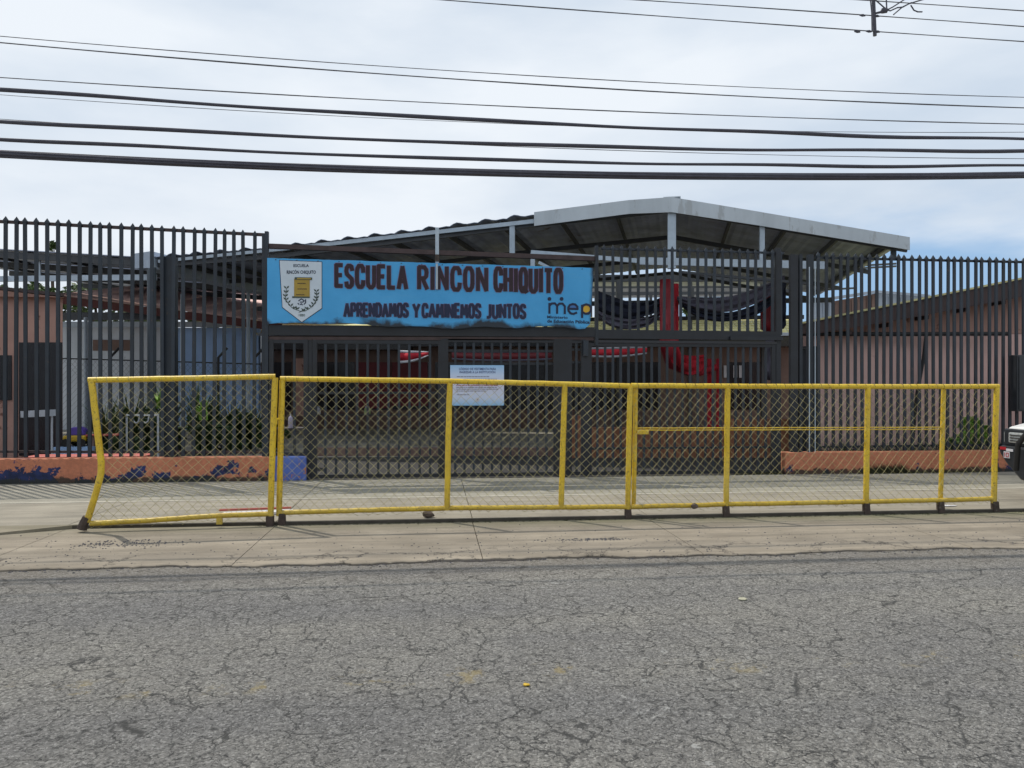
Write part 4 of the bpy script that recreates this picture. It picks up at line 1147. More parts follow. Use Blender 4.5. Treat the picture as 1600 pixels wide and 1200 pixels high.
# ---- rear canopies (seen through the gap)
for i, (lab, d, xa, xb2, ya, yb, dy) in enumerate((
        ('nearest rear canopy seen beneath the main canopy', 27, 800, 1235, 431, 430, 11),
        ('middle rear canopy with pale truss bars beneath the main canopy', 32, 800, 1240, 443, 442, 8),
        ('farthest rear canopy low between the hanging cloths', 38, 880, 1240, 456, 452, 7))):
    rc = thing('rear_canopy', lab, 'canopy', 'rear canopies beyond the main canopy')
    p, q = D(xa, ya, d), D(xb2, yb, d); back = c2w(math.sin(A12)*3, math.cos(A12)*3, 0)
    back.z = 0
    m_ = MB(); m_.hexa([p, q, q+back, p+back, p+Vector((0,0,.03)), q+Vector((0,0,.03)), q+back+Vector((0,0,.03)), p+back+Vector((0,0,.03))]); m_.build('roof_sheet', M['sheet'], rc)
    m_ = MB(); m_.bar(p-Vector((0,0,.1)), q-Vector((0,0,.1)), .1, dy/1200*d); m_.build('edge_beam', M['purlin'], rc)
    for f in (.12, .38, .64, .9):
        b0 = p.lerp(q, f); m_ = MB(); m_.bar(Vector((b0.x, b0.y, 0)), b0-Vector((0,0,.12)), .12, .12, up=(0,1,0)); m_.build('column', M['purlin'], rc)

# ---- hanging cloths
def swag(name, label, pts_top, pts_bot, d, m, cat='hanging cloth', group=None):
    """pts in picture units at distance d; pleated strip with real folds"""
    n = 28; m_ = MB(); rows = 5
    def ev(P_, f):
        x = f*(len(P_)-1); i = min(int(x), len(P_)-2); u = x-i
        p0 = P_[max(i-1, 0)]; p1 = P_[i]; p2 = P_[i+1]; p3 = P_[min(i+2, len(P_)-1)]
        return [0.5*((2*p1[c])+(-p0[c]+p2[c])*u+(2*p0[c]-5*p1[c]+4*p2[c]-p3[c])*u*u+(-p0[c]+3*p1[c]-3*p2[c]+p3[c])*u**3) for c in (0, 1)]
    for k in range(n+1):
        a = ev(pts_top, k/n); b_ = ev(pts_bot, k/n)
        for r_ in range(rows+1):
            f = r_/rows
            dd = d + 0.05*math.sin(r_*2.4+k*.25) 
            m_.v.append(tuple(D(a[0]+(b_[0]-a[0])*f, a[1]+(b_[1]-a[1])*f, dd)))
    for k in range(n):
        for r_ in range(rows):
            p = k*(rows+1)+r_; m_.f.append((p, p+1, p+rows+2, p+rows+1))
    o = m_.build(name, m, None, True)
    sol = o.modifiers.new('thick', 'SOLIDIFY'); sol.thickness = .012
    tag(o, label, cat, group); return o
G_ = 'cloth swags hung between the canopy columns'
swag('cloth_swag', 'navy cloth swag hanging left of the red column', [(929, 452), (952, 462), (985, 472), (1015, 471), (1034, 464)], [(929, 482), (952, 492), (985, 499), (1015, 492), (1034, 486)], 16.9, M['navy'], group=G_)
swag('cloth_swag', 'faded mauve cloth band below the left navy swag', [(929, 483), (952, 493), (985, 499), (1015, 494), (1034, 484)], [(929, 488), (952, 508), (985, 515), (1015, 508), (1034, 490)], 16.85, M['mauve'], group=G_)
swag('cloth_swag', 'wide mauve cloth swag right of the red column', [(1058, 463), (1090, 465), (1140, 463), (1190, 447), (1226, 430)], [(1058, 468), (1090, 484), (1140, 487), (1190, 470), (1226, 446)], 16.4, M['mauve'], group=G_)
swag('cloth_swag', 'navy cloth band along the foot of the wide mauve swag', [(1058, 468), (1090, 484), (1140, 488), (1190, 471), (1226, 447)], [(1060, 474), (1092, 496), (1140, 502), (1190, 488), (1226, 456)], 16.45, M['navy'], group=G_)
swag('cloth_swag', 'red cloth swag low beside the red column', [(1036, 545), (1060, 553), (1085, 556), (1104, 553)], [(1036, 560), (1058, 578), (1082, 586), (1104, 574)], 17.3, M['redcloth'], group=G_)
swag('hanging_cloth', 'dark red cloth gathered on the right end column', [(1186, 455), (1200, 452), (1216, 450), (1222, 448)], [(1190, 516), (1200, 519), (1212, 519), (1220, 516)], 16.9, M['redpaint'])
swag('hanging_cloth', 'navy cloth drop beside the dark red one at the right', [(1212, 446), (1218, 444), (1224, 442), (1228, 440)], [(1212, 505), (1218, 512), (1224, 514), (1228, 508)], 16.3, M['navy'])
swag('hanging_cloth', 'grey curtain strip at the right end of the entrance', [(1196, 528), (1202, 528), (1208, 528), (1214, 528)], [(1196, 592), (1202, 594), (1208, 592), (1214, 590)], 16.3, M['mauve'])
swag('hanging_cloth', 'crimson cloth wrapped round the red double column', [(1031, 437), (1038, 436), (1046, 436), (1053, 437)], [(1031, 545), (1038, 552), (1046, 556), (1058, 560)], 16.35, M['redpaint'])
# striped banners
def banner(label, x0, x1, y0a, y0b, y1a, y1b, d, cw='whitecloth', cr='redcloth'):
    t = thing('striped_banner', label, 'banner', 'red and white banners behind the gates')
    n = 14
    for (f0, f1, mt) in ((0, .2, cw), (.2, .8, cr), (.8, 1, cw)):
        m_ = MB(); m_.open = True
        for k in range(n+1):
            u = k/n; x = x0+(x1-x0)*u; ta = y0a+(y0b-y0a)*u; ba = y1a+(y1b-y1a)*u + 3*math.sin(u*math.pi)
            for f in (f0, f1): m_.v.append(tuple(D(x, ta+(ba-ta)*f, d+.06*math.sin(u*11))))
        for k in range(n): m_.f.append((2*k, 2*k+1, 2*k+3, 2*k+2))
        o = m_.build('stripe', M[mt], t, True)
        so = o.modifiers.new('thick', 'SOLIDIFY'); so.thickness = .01
banner('short red and white banner behind the gate left of the notice', 622, 669, 547, 549, 568, 556, 15.4)
banner('long red and white banner behind the right gate leaf', 922, 1011, 543, 541, 558, 553, 16.4, 'palecloth', 'redcloth')
banner('dim red and white banner partly hidden above the notice', 706, 862, 548, 548, 562, 562, 17.8, 'mauve', 'darkred')

# ============================================================ BUILDINGS INSIDE
# pavilion with pale yellow roof
dP = 27.0
hs = thing('school_pavilion', 'long brown classroom block with pale yellow tiled roof behind the gates', 'building')
xl_, xr_ = 408, 1262
def wallquad(px0, px1, py0, py1, d, m, name, par, th=.2):
    a = D(px0, py0, d); b_ = D(px1, py0, d); c_ = D(px1, py1, d); e_ = D(px0, py1, d)
    back = c2w(0, th, 0); back.z = 0
    m_ = MB(); m_.hexa([e_, c_, c_+back, e_+back, a, b_, b_+back, a+back]); return m_.build(name, m, par)
wallquad(xl_, xr_, 524, 672, dP, M['brown'], 'wall', hs)
for (x0, x1) in ((408, 455), (478, 554), (561, 610), (614, 672), (680, 760), (775, 870), (880, 1030), (1140, 1190)):
    w = wallquad(x0, x1, 566, 640, dP-.02, M['dark'], 'window', hs, .015)
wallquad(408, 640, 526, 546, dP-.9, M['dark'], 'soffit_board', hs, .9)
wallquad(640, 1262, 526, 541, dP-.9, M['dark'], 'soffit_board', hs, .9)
wallquad(556, 610, 566, 638, dP-.06, M['darkred'], 'shutter', hs, .03); wallquad(612, 668, 566, 634, dP-.06, M['darkred'], 'shutter', hs, .03)
wallquad(462, 476, 560, 650, dP-2.5, M['salmon2'], 'pillar', hs, .3)
for k, (xa, xb2) in enumerate(((1131, 1138), (1146, 1152), (1155, 1161))):
    wallquad(xa, xb2, 571, 590, dP-.05, M['whitecloth'], 'window_pane', hs, .02)
e_z = D(800, 523, dP-1).z; r_z = D(800, 496, dP+3).z
na = 60; A0 = D(xl_-6, 523, dP-1); A1 = D(xr_, 523, dP-1)
B0 = D(1065-780, 496, dP+3.5); B1 = D(1250, 496, dP+3.5)
rowsN = 7; 
for r_ in range(rowsN):
    f0, f1 = r_/rowsN, (r_+1)/rowsN
    m_ = MB()
    p0, p1 = A0.lerp(B0, f0), A1.lerp(B1, f0); q0, q1 = A0.lerp(B0, f1), A1.lerp(B1, f1)
    for k in range(na):
        u0, u1 = k/na, (k+.94)/na
        a, b_, c_, dd = p0.lerp(p1, u0), p0.lerp(p1, u1), q0.lerp(q1, u1), q0.lerp(q1, u0)
        up = Vector((0, 0, .05)); lo = Vector((0, 0, .01))
        m_.hexa([a, b_, c_-lo*2, dd-lo*2, a+up, b_+up, c_+lo, dd+lo])
    o = m_.build('roof_tile_course', M['paleroof'], hs); o['kind'] = 'stuff'
wallquad(xl_-6, xr_, 519.5, 524.5, dP-1.03, M['tin'], 'gutter', hs, .08)

# low burnt-orange wall in the yard
t = thing('garden_wall', 'dim burnt orange low wall inside the right gate leaf', 'wall')
a = D(872, 715, 16.2); b_ = D(1262, 715, 16.2)
def plank_wall(px0, px1, ytop, ybot, d, m, name, par, th=.2):
    return wallquad(px0, px1, ytop, ybot, d, m, name, par, th)
plank_wall(872, 1262, 668, 716, 16.2, M['orangelow'], 'wall_body', t)
plank_wall(886, 914, 650, 716, 16.14, M['orangelow'], 'wall_pier', t, .25)
plank_wall(1140, 1262, 655, 668, 16.2, M['orangelow'], 'wall_top', t)
t = thing('garden_wall', 'dim brown low wall deep in the yard behind the left gate leaf', 'wall')
plank_wall(480, 868, 700, 715, 16.6, M['brown'], 'wall_body', t)

# left terracotta building
t = thing('gatehouse', 'terracotta rendered hut with dark windows at the far left', 'building')
plank_wall(-260, 97.5, 462, 735, 15.2, M['salmon2'], 'wall', t, .01)
hbk = c2w(-2.2, 3.3, 0); hbk.z = 0
h0, h1 = D(97.3, 463, 15.21), D(97.3, 735, 15.21); h2 = D(-260, 463, 15.21); h3 = D(-260, 735, 15.21)
MB().hexa([h3, h1, h1+hbk, h3+hbk, h2, h0, h0+hbk, h2+hbk]).build('side_wall', M['salmon2'], t)
m_ = MB(); p = D(-260, 425, 15.0); q = D(100, 463, 15.0); bk = c2w(-2.5, 3.8, 0); bk.z = 0; up = Vector((0,0,.12))
pp = D(-260, 460, 15.2); qq = D(97.5, 462.5, 15.2)
m_.hexa([pp, qq, qq+bk*.9, pp+bk*.9, p, q-Vector((0,0,.02)), q-Vector((0,0,.02))+bk*.9, p+bk*.9]); m_.build('gable_wall', M['salmon2'], t)
m_ = MB(); m_.hexa([p, q, q+bk, p+bk, p+up*.5, q+up*.5, q+up*.5+bk, p+up*.5+bk]); m_.build('roof', M['facbrown'], t)
plank_wall(29.5, 97, 535, 640, 15.18, M['dark'], 'window', t, .015)
plank_wall(-60, 18, 555, 625, 15.18, M['dark'], 'window', t, .015)
plank_wall(29.5, 97, 640, 712, 15.17, M['dark'], 'door', t, .015)
t = thing('standpipe_frame', 'grey pipe frame with a sink in front of the terracotta hut', 'pipe frame')
for px, y0 in ((57, 646), (81, 645)):
    a = D(px, y0, 14.4); MB().tube([(a.x, a.y, 0), tuple(a)], .02, 8).build('upright', M['greywall'], t, True)
a = D(40, 647, 14.4); b_ = D(83, 645, 14.4); MB().bar(a, b_, .3, .12).build('sink', M['greywall'], t)

# long grey and blue building at the rear left
t = thing('classroom_block', 'long grey and blue classroom block with maroon fascia at the rear left', 'building')
plank_wall(60, 262, 510, 672, 26.2, M['greywall'], 'wall', t, .25)
plank_wall(262.5, 404, 512, 672, 26.2, M['bluewall'], 'wall', t, .25)
a = D(90, 468, 24); b_ = D(440, 512, 24)
m_ = MB(); m_.bar(a, b_, .06, .24); m_.build('fascia', M['redfascia'], t)
bk = c2w(1.0, 5.5, 0); bk.z = 1.1
m_ = MB(); u = Vector((0,0,.13)); m_.hexa([a+u, b_+u, b_+u+bk, a+u+bk, a+u*1.4, b_+u*1.4, b_+u*1.4+bk, a+u*1.4+bk]); m_.build('roof', M['salmon'], t)
plank_wall(98, 430, 488, 500, 26.0, M['dark'], 'eave_opening', t, .05)
plank_wall(60, 415, 502.5, 511, 25.4, M['steel'], 'gutter', t, .12)
plank_wall(145, 204, 531, 548, 26.17, M['brown'], 'wall_stain', t, .01)
# yard fence in chain link and its posts
t = thing('yard_fence', 'thin black chain link fence standing inside the yard at the left', 'fence')
a = D(97, 560, 19.5); b_ = D(410, 569, 19.5)
m_ = MB(); m_.tube([a, b_], .018, 6); m_.build('top_rail', M['black'], t)
for px in (172, 341, 398):
    q = D(px, 562, 19.5); m_ = MB(); m_.tube([(q.x, q.y, 0), (q.x, q.y, q.z+.05), (q.x+.22, q.y, q.z+.30)], .035, 8); m_.build('post', M['black'], t, True)
m_ = MB(); m_.open = True
L_ = (b_-a); hh = a.z-.1
x = 0.0; Ln = L_.length; dr = L_/Ln
while x < Ln:
    for sgn in (1, -1):
        x2 = x + sgn*hh*.9
        p0 = a+dr*x; p1 = Vector((a.x, a.y, 0))+dr*min(max(x2, 0), Ln)
        f = 1.0 if 0 <= x2 <= Ln else abs((min(max(x2, 0), Ln)-x)/(x2-x))
        p1.z = p0.z - hh*f; p1.x = (a+dr*min(max(x2, 0), Ln)).x; p1.y = (a+dr*min(max(x2, 0), Ln)).y
        m_.tube([p0, p1], .003, 3, False)
    x += .13
o = m_.build('chain_link_mesh', M['wire'], t); o['kind'] = 'stuff'

# salmon house on the right
hr = thing('house', 'salmon rendered house with brown sloping fascia behind the right palisade', 'house')
YH = 15.3
def hp(px, py, Y=YH): return F(px, py, Y)
m_ = MB(); a = hp(1262, 523); b_ = hp(1720, 523)
m_.box(a.x, b_.x, YH, YH+.2, -.02, hp(1450, 521).z); m_.build('wall', M['salmon'], hr)
m_ = MB(); sk = Vector((3.5, 5, 0)); z_ = hp(1450, 521).z; q0 = Vector((a.x, YH+.201, -.02)); q1 = Vector((b_.x, YH+.201, -.02)); zz_ = Vector((0, 0, z_+.02)); m_.hexa([q0, q1, q1+sk, q0+sk, q0+zz_, q1+zz_, q1+sk+zz_, q0+sk+zz_]); m_.build('rear_wall', M['salmon'], hr)
m_ = MB(); pts = [hp(1268, 521), hp(1720, 521), hp(1720, 430), hp(1600, 447), hp(1262, 519)]
m_.sweep(pts, (0, .02, 0), (0, .25, 0)); m_.build('gable_wall', M['salmon2'], hr)
m_ = MB(); pts = [hp(1235, 510.5, YH-.5), hp(1720, 411.5, YH-.5), hp(1720, 441, YH-.5), hp(1420, 497, YH-.5), hp(1285, 520, YH-.5), hp(1235, 522, YH-.5)]
m_.sweep(pts, (0, 0, 0), (0, .06, 0)); m_.build('fascia', M['facbrown'], hr)
m_ = MB(); a = hp(1233, 510, YH-.55); b_ = hp(1722, 411, YH-.55)
m_.hexa([a, b_, b_+Vector((3.5, 6, 0)), a+Vector((3.5, 6, 0)), a+Vector((0,0,.04)), b_+Vector((0,0,.04)), b_+Vector((3.5,6,.04)), a+Vector((3.5,6,.04))]); m_.build('roof', M['paleroof'], hr)
m_ = MB(); a = hp(1240, 521.5, YH-.25); b_ = hp(1575, 521.5, YH-.25)
m_.tube([a, hp(1410, 522, YH-.25), b_], .045, 10); m_.build('gutter', M['black'], hr, True)
m_ = MB(); m_.tube([hp(1447, 525, YH-.12), hp(1443, 560, YH-.12), hp(1432, 620, YH-.1), hp(1425, 700, YH-.1)], .035, 8); m_.build('downpipe', M['black'], hr, True)
m_ = MB(); m_.box(hp(1242, 550).x, hp(1279, 550).x, YH-.05, YH-.005, 0, hp(1260, 541).z); m_.build('door', M['gate'], hr)
m_ = MB(); m_.box(hp(1240, 550).x, hp(1262, 550).x, YH-.08, YH-.06, hp(1250, 546).z, hp(1250, 543).z); m_.build('shelf', M['dark'], hr)
# soffit rafters of the house
for px in (1330, 1390, 1450, 1510, 1570):
    y = 510-(px-1245)*.197+34
    a = hp(px, y-8, YH-.42)
    m_ = MB(); m_.bar(a, a+Vector((0, .4, 0)), .05, .08); m_.build('rafter_end', M['facbrown'], hr)

# far blue-grey shed
t = thing('shed', 'blue grey sheet metal shed with rusty panels beyond the salmon house roof', 'shed')
zt0 = 460
for i, (x0, x1, y0, y1, mt) in enumerate(((1268, 1305, 472, 470, 'tin'), (1305, 1340, 470, 464, 'brown'), (1340, 1370, 464, 458, 'brown'), (1370, 1445, 458, 464, 'tin'))):
    a = D(x0, y0, 34); b_ = D(x1, y1, 34)
    m_ = MB(); kx = 8
    for k in range(kx):
        u0, u1 = k/kx, (k+1)/kx
        p, q = a.lerp(b_, u0), a.lerp(b_, u1)
        off = Vector((0, .05*(k % 2), 0))
        m_.hexa([Vector((p.x, p.y, 0))+off, Vector((q.x, q.y, 0))+off, Vector((q.x, q.y+.1, 0))+off, Vector((p.x, p.y+.1, 0))+off, p+off, q+off, q+off+Vector((0, .1, 0)), p+off+Vector((0, .1, 0))])
    m_.build('wall_sheet', M[mt], t)
a = D(1262, 472, 33.8); b_ = D(1368, 456, 33.8); c_ = D(1452, 463, 33.8)
m_ = MB(); m_.bar(a, b_, .2, .12); m_.build('roof_edge', M['tin'], t)
m_ = MB(); m_.bar(b_, c_, .2, .12); m_.build('roof_edge', M['tin'], t)
t = thing('roof_rack_frame', 'thin dark steel frame standing beyond the canopy eave', 'frame')
for y in (412, 416, 450):
    m_ = MB(); m_.bar(D(1285 if y == 450 else 1345, y+3, 22), D(1400 if y < 450 else 1338, y, 22), .05, .05); m_.build('frame_bar', M['purlin'], t)
m_ = MB(); a = D(1337, 412, 22); m_.bar((a.x, a.y, 0), a, .06, .06, up=(0,1,0)); m_.build('frame_post', M['purlin'], t)
# house wall far behind to close the yard
t = thing('boundary_wall', 'plain brown boundary wall closing the yard far behind', 'wall')
plank_wall(-700, 2400, 566, 640, 60, M['brown'], 'wall_body', t, .4)

# ============================================================ PLANTS
def leaf_mb(center, ext, n, size, seed, shell=.55):
    rng = random.Random(seed); m_ = MB(); m_.open = True
    clumps = []
    for k in range(max(6, n//160)):
        th = rng.uniform(0, 6.28); ph = math.acos(rng.uniform(-1, 1)); r = rng.uniform(.35, .95)
        clumps.append((Vector((math.sin(ph)*math.cos(th)*r*ext[0], math.sin(ph)*math.sin(th)*r*ext[1], math.cos(ph)*r*ext[2])), rng.uniform(.22, .42)))
    for k in range(n):
        c, cr = rng.choice(clumps)
        d = Vector((rng.gauss(0, 1), rng.gauss(0, 1), rng.gauss(0, 1))).normalized()*cr*rng.uniform(.5, 1.05)
        p = Vector(center)+c+Vector((d.x*ext[0], d.y*ext[1], d.z*ext[2]))
        a = Vector((rng.uniform(-1,1), rng.uniform(-1,1), rng.uniform(-.6,.6))).normalized(); b_ = a.cross(Vector((rng.uniform(-1,1), rng.uniform(-1,1), rng.uniform(-1,1)))).normalized()
        s_ = size*rng.uniform(.6, 1.3)
        m_.poly([p-a*s_, p+b_*s_*.45, p+a*s_, p-b_*s_*.45])
    return m_
def tree(px, ytop, ybase_px, d, wpx, label, seed, n=2600):
    t = thing('tree', label, 'tree', 'trees beyond the school roofs')
    top = D(px, ytop, d); h = (ybase_px-ytop)/1200*d; w = wpx/1200*d
    leaf_mb((top.x, top.y, top.z-h/2), (w/2, w/2, h/2), n, .17, seed).build('crown', M['leaf'], t)
    z1 = top.z-h*.35
    m_ = MB(); m_.tube([(top.x, top.y, 0), (top.x+.1, top.y, z1*.5), (top.x-.05, top.y, z1)], [.22, .16, .05], 9)
    for k in range(4):
        a_ = k*1.6; m_.tube([(top.x, top.y, z1*.55+k*.3), (top.x+math.cos(a_)*w*.3, top.y+math.sin(a_)*w*.3, z1+.2)], [.07, .02], 6)
    m_.build('trunk', M['bark'], t, True)
for i, (px, yt, yb, d, w, lab) in enumerate(((40, 438, 520, 44, 110, 'leafy tree behind the terracotta hut'), (150, 432, 520, 46, 130, 'broad tree rising over the maroon fascia at left'),
        (235, 437, 520, 45, 110, 'green tree behind the round column'), (325, 452, 520, 48, 60, 'small light green tree right of the round column'),
        (1085, 470, 520, 50, 55, 'small green tree seen between the hanging cloths'), (82, 372, 400, 60, 12, 'tiny distant treetop above the left canopy roof'))):
    tree(px, yt, yb, d, w, lab, i+1, 2600 if w > 20 else 300)
def blade_plant(c, h, n, seed, m, label, spread=.35, wid=.02, cat='plant', name='leafy_plant', group=None):
    rng = random.Random(seed); m_ = MB(); m_.open = True
    for k in range(n):
        th = rng.uniform(0, 6.28); l = h*rng.uniform(.55, 1.05); out = spread*rng.uniform(.3, 1)
        bx = Vector((c[0]+rng.uniform(-.06, .06), c[1]+rng.uniform(-.06, .06), c[2])); prev = None
        d = Vector((math.cos(th), math.sin(th), 0)); sd = Vector((-d.y, d.x, 0))
        for j in range(5):
            f = j/4; p = bx + d*out*f*f*1.1 + Vector((0, 0, l*(f-.28*f*f*out/spread))); w = wid*(1-.85*f)*(1+.8*math.sin(f*3))
            if prev: m_.quad(prev[0], prev[1], p+sd*w, p-sd*w)
            prev = (p-sd*w, p+sd*w)
    o = m_.build(name, m); tag(o, label, cat, group); return o
PG = 'yard plants behind the left palisade'
plants = [(165, 690, 15.6, 1.5, 'leafdark', 'dark spiky plant behind the bent barrier post'), (205, 690, 16.2, 1.6, 'leafdark', 'dark spiky plant left of the round column'),
          (262, 690, 16.5, 1.75, 'leafdark', 'tall spiky plant just right of the round column'), (310, 690, 16.8, 1.7, 'leafdark', 'tall spiky plant in front of the blue wall, left one'),
          (330, 690, 17.4, 1.6, 'leafdark', 'spiky plant behind the red bench'), (362, 690, 17.2, 1.35, 'leafdark', 'spiky plant right of the red bench'),
          (395, 690, 17.5, 1.2, 'leafdark', 'low spiky plant near the left gate post'), (418, 690, 18, 1.0, 'leafdark', 'smallest spiky plant beside the left gate post')]
for i, (px, py, d, h, mt, lab) in enumerate(plants):
    c = D(px, 600, d); t = thing('spiky_plant', lab, 'plant', PG)
    o = blade_plant((c.x, c.y, 0), h, 90, i+50, M[mt], None, .55, .022, None, 'long_leaves'); o.parent = t
    o = leaf_mb((c.x, c.y, h*.32), (.62, .45, h*.40), 1300, .06, i+90).build('foliage', M['leafdark'], t)
for i, (px, py) in enumerate(((250, 612), (318, 630))):
    c = D(px, py, 16.0); o = blade_plant((c.x, c.y, c.z-.35), .5, 26, i+5, M['grass_lit'], 'bright green frond coloured as if sunlit, ' + ('nearer the round column' if i == 0 else 'above the red bench'), .3, .02, 'plant', 'green_frond')
# bush and weeds at right
c = F(1510, 680, YW+1.0); t = thing('bush', 'bright green clipped bush behind the right fence', 'bush')
leaf_mb((c.x, c.y, .62), (.50, .3, .30), 3200, .045, 70).build('foliage', M['grass_lit'], t)
leaf_mb((c.x, c.y, .32), (.50, .32, .2), 900, .04, 71).build('inner_foliage', M['leafdark'], t)
rng = random.Random(5)
m_ = MB(); m_.open = True
def tuft(m_, x, y, z, h, n):
    for k in range(n):
        th = rng.uniform(0, 6.28); l = h*rng.uniform(.4, 1); o_ = l*rng.uniform(.2, .8)
        b0 = Vector((x+rng.uniform(-.02, .02), y+rng.uniform(-.02, .02), z)); tp = b0+Vector((math.cos(th)*o_, math.sin(th)*o_*.6, l)); sd = Vector((-math.sin(th), math.cos(th), 0))*.004
        m_.poly([b0-sd, b0+sd, tp])
xa, xb2 = F(1285, 690, YW+.35).x, F(1610, 690, YW+.35).x
for k in range(520): tuft(m_, rng.uniform(xa, xb2), YW+.3+rng.uniform(0, .5), .25, rng.uniform(.15, .42), 7)
o = m_.build('fence_weeds', M['leafdark']); tag(o, 'dark weeds growing along the foot of the right palisade fence', 'weeds', kind='stuff')
m_ = MB(); m_.open = True
for k in range(420):
    px = rng.gauss(1392, 22) if rng.random() < .6 else rng.uniform(1340, 1560)
    x = F(px, 740, YW).x; tuft(m_, x, YW-rng.uniform(.01, .07), 0, rng.uniform(.03, .20)*(1.2 if abs(px-1385) < 30 else .45), 7)
for k in range(160):
    x = F(rng.uniform(1150, 1225), 742, YW).x; tuft(m_, x, YW+rng.uniform(.0, .25), 0, rng.uniform(.03, .12), 6)
for k in range(200):
    tuft(m_, rng.uniform(-7, -1.5), YW-rng.uniform(.0, .03), 0, rng.uniform(.015, .05), 4)
o = m_.build('wall_weeds', M['weed']); tag(o, 'small weeds rooted where the low walls meet the pavement', 'weeds', kind='stuff')
m_ = MB(); m_.open = True
for k in range(500):
    x = rng.uniform(-2, 8.0); tuft(m_, x, YF-.04-abs(rng.gauss(0, .03)), -.04, rng.uniform(.006, .022), 4)
o = m_.build('kerb_grass', M['weed']); tag(o, 'tiny grass blades along the kerb below the yellow barriers', 'grass', kind='stuff')

# ============================================================ YARD OBJECTS
def bench(px, py, d, wpx, mt, label, ang=0.0):
    t = thing('bench', label, 'bench', 'painted benches in the yard')
    c = D(px, py, d); w = wpx/1200*d
    MB().box(-w/2, w/2, -.16, .16, -.035, 0).build('seat', M[mt], t, bevel=.008)
    for sx in (-1, 1):
        MB().box(sx*(w/2-.12)-.04, sx*(w/2-.12)+.04, -.13, .13, -c.z, -.036).build('leg', M['brown'], t)
    t.location = c; t.rotation_euler = (0, 0, ang)
bench(330, 662, 17.8, 66, 'seatred', 'coral red bench in front of the plants', .15)
bench(292, 667, 17.2, 42, 'seatgreen', 'pale green bench next to the red one', .05)
bench(162, 678, 15.4, 46, 'seatred', 'coral bench behind the bent yellow post', .12)
t = thing('toy_car', 'purple and yellow plastic ride-on toy behind the left palisade', 'toy')
c = D(122, 690, 15.3)
m_ = MB(); prof = [Vector((math.cos(k*math.pi/10)*.17, 0, math.sin(k*math.pi/10)*.17)) for k in range(11)]
m_.sweep(prof, (0, -.14, 0), (0, .14, 0)); o = m_.build('hood', M['purple'], t, bevel=.02); o.location = (0, 0, .10)
MB().box(-.21, .21, -.2, .2, -.02, .10).build('body', M['toyyellow'], t, bevel=.03)
for sx in (-1, 1):
    for sy in (-1, 1):
        MB().tube([(sx*.15, sy*.2-.02, -.04), (sx*.15, sy*.2+.02, -.04)], .08, 14).build('wheel', M['black'], t, True)
t.location = (c.x, c.y, c.z+.03)
MB().box(c.x-.35, c.x+.35, c.y-.25, c.y+.25, 0, c.z-.09).build('plinth_block', M['bluewall']); o = bpy.data.objects['plinth_block']; o.name = 'blue_block'; tag(o, 'low blue block carrying the ride-on toy', 'block')
t = thing('table', 'dark table with a bottle on it just inside the left gate leaf', 'table')
c = D(462, 668, 14.2); MB().box(c.x-.32, c.x+.28, c.y-.2, c.y+.25, c.z-.03, c.z).build('table_top', M['table'], t)
for sx in (-.28, .24):
    for sy in (-.16, .2): MB().box(c.x+sx-.02, c.x+sx+.02, c.y+sy-.02, c.y+sy+.02, 0, c.z-.031).build('leg', M['black'], t)
t = thing('bottle', 'clear plastic pump bottle standing on the dark table', 'bottle')
b0 = D(454, 668, 14.1); z0 = c.z+.001
MB().tube([(b0.x, b0.y, z0), (b0.x, b0.y, z0+.17), (b0.x, b0.y, z0+.20), (b0.x, b0.y, z0+.215)], [.042, .042, .03, .013], 14).build('bottle_body', M['bottle'], t, True)
MB().tube([(b0.x, b0.y, z0+.216), (b0.x, b0.y, z0+.26)], .012, 8).build('pump', M['whitecloth'], t, True)
# standing pipes and bin inside the left fence
t = thing('bicycle_rack', 'grey pipe rack with low hoops left of the round column', 'rack')
for px in (198, 247):
    q = D(px, 647, 15.8); MB().tube([(q.x, q.y, 0), (q.x, q.y, q.z)], .022, 8).build('upright', M['greywall'], t, True)
a = D(198, 649, 15.8); b_ = D(247, 649, 15.8); MB().tube([a, b_], .015, 8).build('top_bar', M['greywall'], t, True)
for f in (.3, .6):
    q = Vector(a).lerp(b_, f); MB().tube([(q.x-.07, q.y, q.z), (q.x-.05, q.y, q.z-.12), (q.x, q.y, q.z-.16), (q.x+.05, q.y, q.z-.12), (q.x+.07, q.y, q.z)], .014, 8).build('hoop', M['greywall'], t, True)
t = thing('red_mat', 'coral red strip lying along the top of the left low wall', 'strip')
a = F(50, 712, YW+.5); b_ = F(235, 712, YW+.5); MB().box(a.x, b_.x, YW+.24, YW+.7, .36, .400).build('strip_body', M['seatred'], t, bevel=.01)
